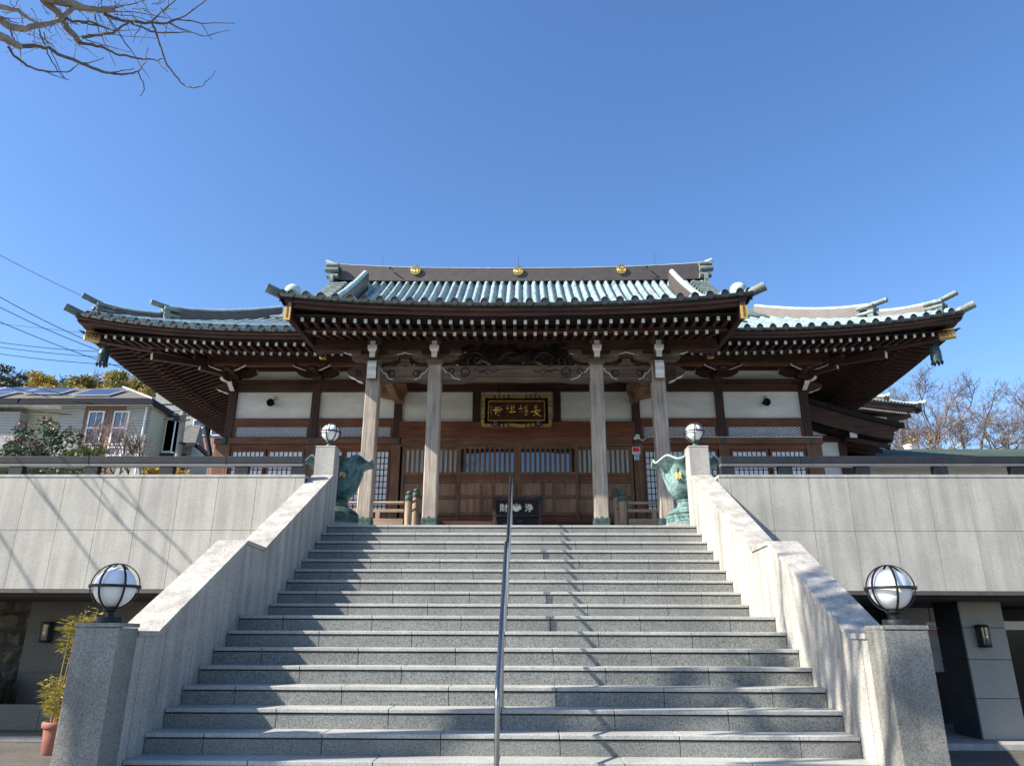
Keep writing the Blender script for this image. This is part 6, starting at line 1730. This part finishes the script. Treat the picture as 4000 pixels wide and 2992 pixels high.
tw = [([(170, 400), (300, 405), (420, 415), (500, 470), (700, 545), (850, 610), (950, 635), (1050, 645), (1150, 635), (1190, 620), (1265, 535)], .020, .005, 8., 8.2),
 ([(710, 325), (870, 300), (980, 285), (1050, 235), (1110, 205)], .016, .009, 8.6, 8.8),
 ([(690, 375), (800, 390), (900, 420), (1000, 465), (1100, 490), (1250, 515), (1360, 525), (1430, 500)], .016, .004, 8.6, 8.3),
 ([(1360, 525), (1400, 575), (1450, 625)], .005, .003, 8.3, 8.2), ([(1265, 525), (1265, 480), (1280, 410)], .004, .003, 8.3, 8.3), ([(1190, 625), (1235, 710), (1250, 770), (1205, 835)], .006, .003, 8.2, 8.1),
 ([(720, 545), (800, 540), (900, 500)], .006, .003, 8.1, 8.2), ([(950, 628), (1060, 615), (1160, 590)], .006, .003, 8.1, 8.2),
 ([(70, 405), (120, 480), (200, 545), (300, 600), (400, 615), (500, 630), (610, 620), (690, 550)], .012, .004, 7.8, 7.9), ([(390, 622), (480, 660), (600, 695)], .005, .003, 7.9, 7.9),
 ([(340, 260), (400, 430), (450, 540), (520, 640), (575, 690)], .007, .003, 8.2, 7.9), ([(380, 280), (430, 430), (500, 570), (560, 680)], .005, .003, 8.2, 7.9),
 ([(900, 120), (980, 160), (1050, 180), (1250, 200), (1450, 200), (1530, 165), (1740, 205), (2030, 205)], .020, .0035, 8.9, 8.7),
 ([(1460, 195), (1560, 160), (1680, 85), (1790, 0), (1850, -60)], .009, .004, 8.8, 8.8), ([(1310, 185), (1420, 90), (1520, 0), (1560, -50)], .009, .004, 8.8, 8.9),
 ([(1460, 200), (1600, 265), (1750, 310), (1830, 300), (1990, 262)], .008, .003, 8.8, 8.6), ([(1745, 215), (1800, 300), (1842, 350)], .004, .0025, 8.7, 8.6),
 ([(1130, 205), (1300, 270), (1400, 285), (1600, 280), (1690, 292)], .010, .004, 8.8, 8.6), ([(1310, 200), (1350, 290), (1400, 430), (1440, 560), (1540, 690), (1600, 745), (1670, 762), (1750, 740), (1830, 660), (1862, 615)], .011, .003, 8.8, 8.3),
 ([(820, 130), (860, 290), (930, 420), (1000, 575)], .006, .003, 8.8, 8.5), ([(920, 140), (1000, 240), (1080, 370), (1150, 460), (1210, 570), (1290, 680)], .007, .003, 8.8, 8.4),
 ([(985, 75), (1120, 40), (1250, 5), (1330, -30)], .007, .003, 8.9, 8.9), ([(985, 100), (1200, 110), (1400, 150), (1480, 160)], .006, .003, 8.9, 8.8), ([(985, 125), (1180, 145), (1300, 185)], .004, .003, 8.9, 8.8),
 ([(740, 345), (900, 390), (1130, 455)], .005, .0025, 8.6, 8.5), ([(760, 300), (950, 300), (1350, 335)], .005, .0025, 8.6, 8.5), ([(700, 200), (820, 220), (980, 265), (1200, 262)], .010, .003, 8.7, 8.5), ([(500, 120), (620, 190), (780, 190), (900, 240), (970, 262)], .014, .006, 8.7, 8.6),
 ([(90, 260), (110, 320), (140, 370)], .008, .006, 8.1, 8.0), ([(20, 150), (90, 180), (160, 205)], .008, .003, 8.2, 8.3), ([(1220, 215), (1180, 290), (1150, 375)], .005, .002, 8.8, 8.7), ([(1445, 210), (1430, 270), (1420, 325)], .004, .002, 8.8, 8.7), ([(655, 375), (650, 440), (640, 510)], .004, .002, 8.6, 8.5), ([(180, 420), (175, 490), (185, 575)], .004, .002, 8., 7.9)]
small = MB()
for pts, r0, r1, d0, d1 in tw: br(pts, r0, r1, d0, d1, small)
rt = random.Random(19)
def twig(x, y, d, L, a, r=.0035):
    pts = [(x, y)]
    for i in range(4): a += rt.uniform(-.28, .28); x += math.cos(a)*L/4; y += math.sin(a)*L/4; pts.append((x, y))
    br(pts, r, .0016, d, d+rt.uniform(-.35, .35), small)
for i in range(95):
    x, y = rt.choice(((rt.uniform(350, 1000), rt.uniform(-60, 300)), (rt.uniform(-40, 700), rt.uniform(-40, 420)), (rt.uniform(900, 1500), rt.uniform(-60, 240))))
    twig(x, y, rt.uniform(7.9, 9.1), rt.uniform(80, 260), rt.choice((rt.uniform(-.4, 1.5), rt.uniform(0, 6.28))))
tr = big.build('main_branches', BARKG, t); small.build('twigs', plain('twig_bark', (.14, .115, .095), .85, 0, .3, 10), t)
# trunk and the rest of the crown, outside the view
b = MB(); b.tube([(-8.4, -3.2, GZ), (-8.3, -3.0, 1.6), (-7.9, -2.45, 3.4), (-7.45, -2.05, 4.8)], [.24, .2, .17, .13], 12)
rkeep = random.Random(23)
def outside(pts, r):
    if r < .02 and rkeep.random() < .5: return False
    for p in pts:
        x, y = pix(p)
        if -60 < x < 4060 and y > -60 and y < 3000: return False
        # the crown is open over the stairs and the hall: the photograph shows them in full sun
        k = (p.z-SL*p.y)/(SUNDIR.z-SL*SUNDIR.y); h = p-SUNDIR*k
        if h.y < 7.2 and -3.4 < h.x < 4.4 and h.y > (1.35-.7*(2.9-h.x) if h.x < 2.9 else 1.35+.55*(h.x-2.9)): return False
        if h.y < 5.4 and -3.4 < h.x < 1.0: return False
        k = (p.y-5.)/SUNDIR.y; h = p-SUNDIR*k
        if h.z > 3.4 or (h.x > 3.3 and h.z > 0): return False
        if h.x < -3.3 and h.z > 1.5 and r < .012: return False
    return True
hubs = [Q_ for Q_ in (atd(*C_(-260, 60), 8.2), atd(*C_(200, -260), 8.6), atd(*C_(-260, 250), 7.8), atd(*C_(300, -150), 8.8), atd(*C_(-200, -40), 8.4))]
for h in hubs: b.tube([(-7.45, -2.05, 4.8), Vector((-7.45, -2.05, 4.8)).lerp(h, .5)+Vector((0, 0, .25)), h], [.10, .06, .04], 8)
b.build('trunk', BARKG, t)
b = MB()
for k, (d, sd_) in enumerate((((.5, .1, 1), 1), ((.8, .55, .9), 2), ((.1, .9, .9), 3), ((1.0, .0, .75), 4), ((-.4, .7, 1), 5), ((.9, -.5, .8), 6), ((1.0, -.25, .55), 7), ((1., .2, .6), 8), ((.9, -.1, .35), 9), ((1., -.35, .7), 10), ((.8, -.15, .5), 11))):
    rg = random.Random(sd_)
    branch_tree(b, (-7.5, -2.1, 4.7), 2.6, .62, 400+sd_, 5, .085, .2, (3, 3), .006, lean=(d[0]/d[2], d[1]/d[2]), keep=outside, wob=.14, ratio=.74)
b.build('upper_branches', BARKG, t)
# a long low limb on the far left; its twigs cast the streaks on the left wall
b = MB(); Pw = lambda X, z, t_: Vector((X-t_, 5-.38*t_, z+.83*t_))
root = Vector((-7.6, -2.1, 4.2)); tips = []
for k, run in enumerate((((-7.75, 3.4, 4.0), (-6.9, 2.55, 4.8), (-6.0, 1.6, 5.6)), ((-6.95, 3.4, 3.9), (-5.9, 2.45, 4.7), (-4.6, 1.5, 5.6)), ((-8.5, 3.0, 4.4), (-7.7, 2.2, 5.0), (-7.1, 1.5, 5.6)), ((-6.5, 3.3, 4.2), (-5.6, 2.6, 4.9), (-5.1, 2.2, 5.3)), ((-9.2, 3.1, 4.2), (-8.2, 2.1, 5.1), (-7.7, 1.5, 5.7)))):
    pts = [Pw(*q) for q in run][::-1]
    b.tube(pts+[pts[-1]+(pts[-1]-pts[0])*.3], [.017, .015, .012, .005], 6); tips.append((pts[0], k))
    b.tube([pts[1], pts[1]+Vector((.12, .35, .16))], [.014, .006], 5)
mid = Vector((-10.2, .6, 5.6)); b.tube([root, Vector((-8.9, -1.0, 5.0)), mid], [.11, .085, .06], 8)
for q, k in tips: b.tube([mid, mid.lerp(q, .55)+Vector((0, 0, .1)), q], [.04, .022, .017], 6)
b.build('low_limb', BARKG, t)
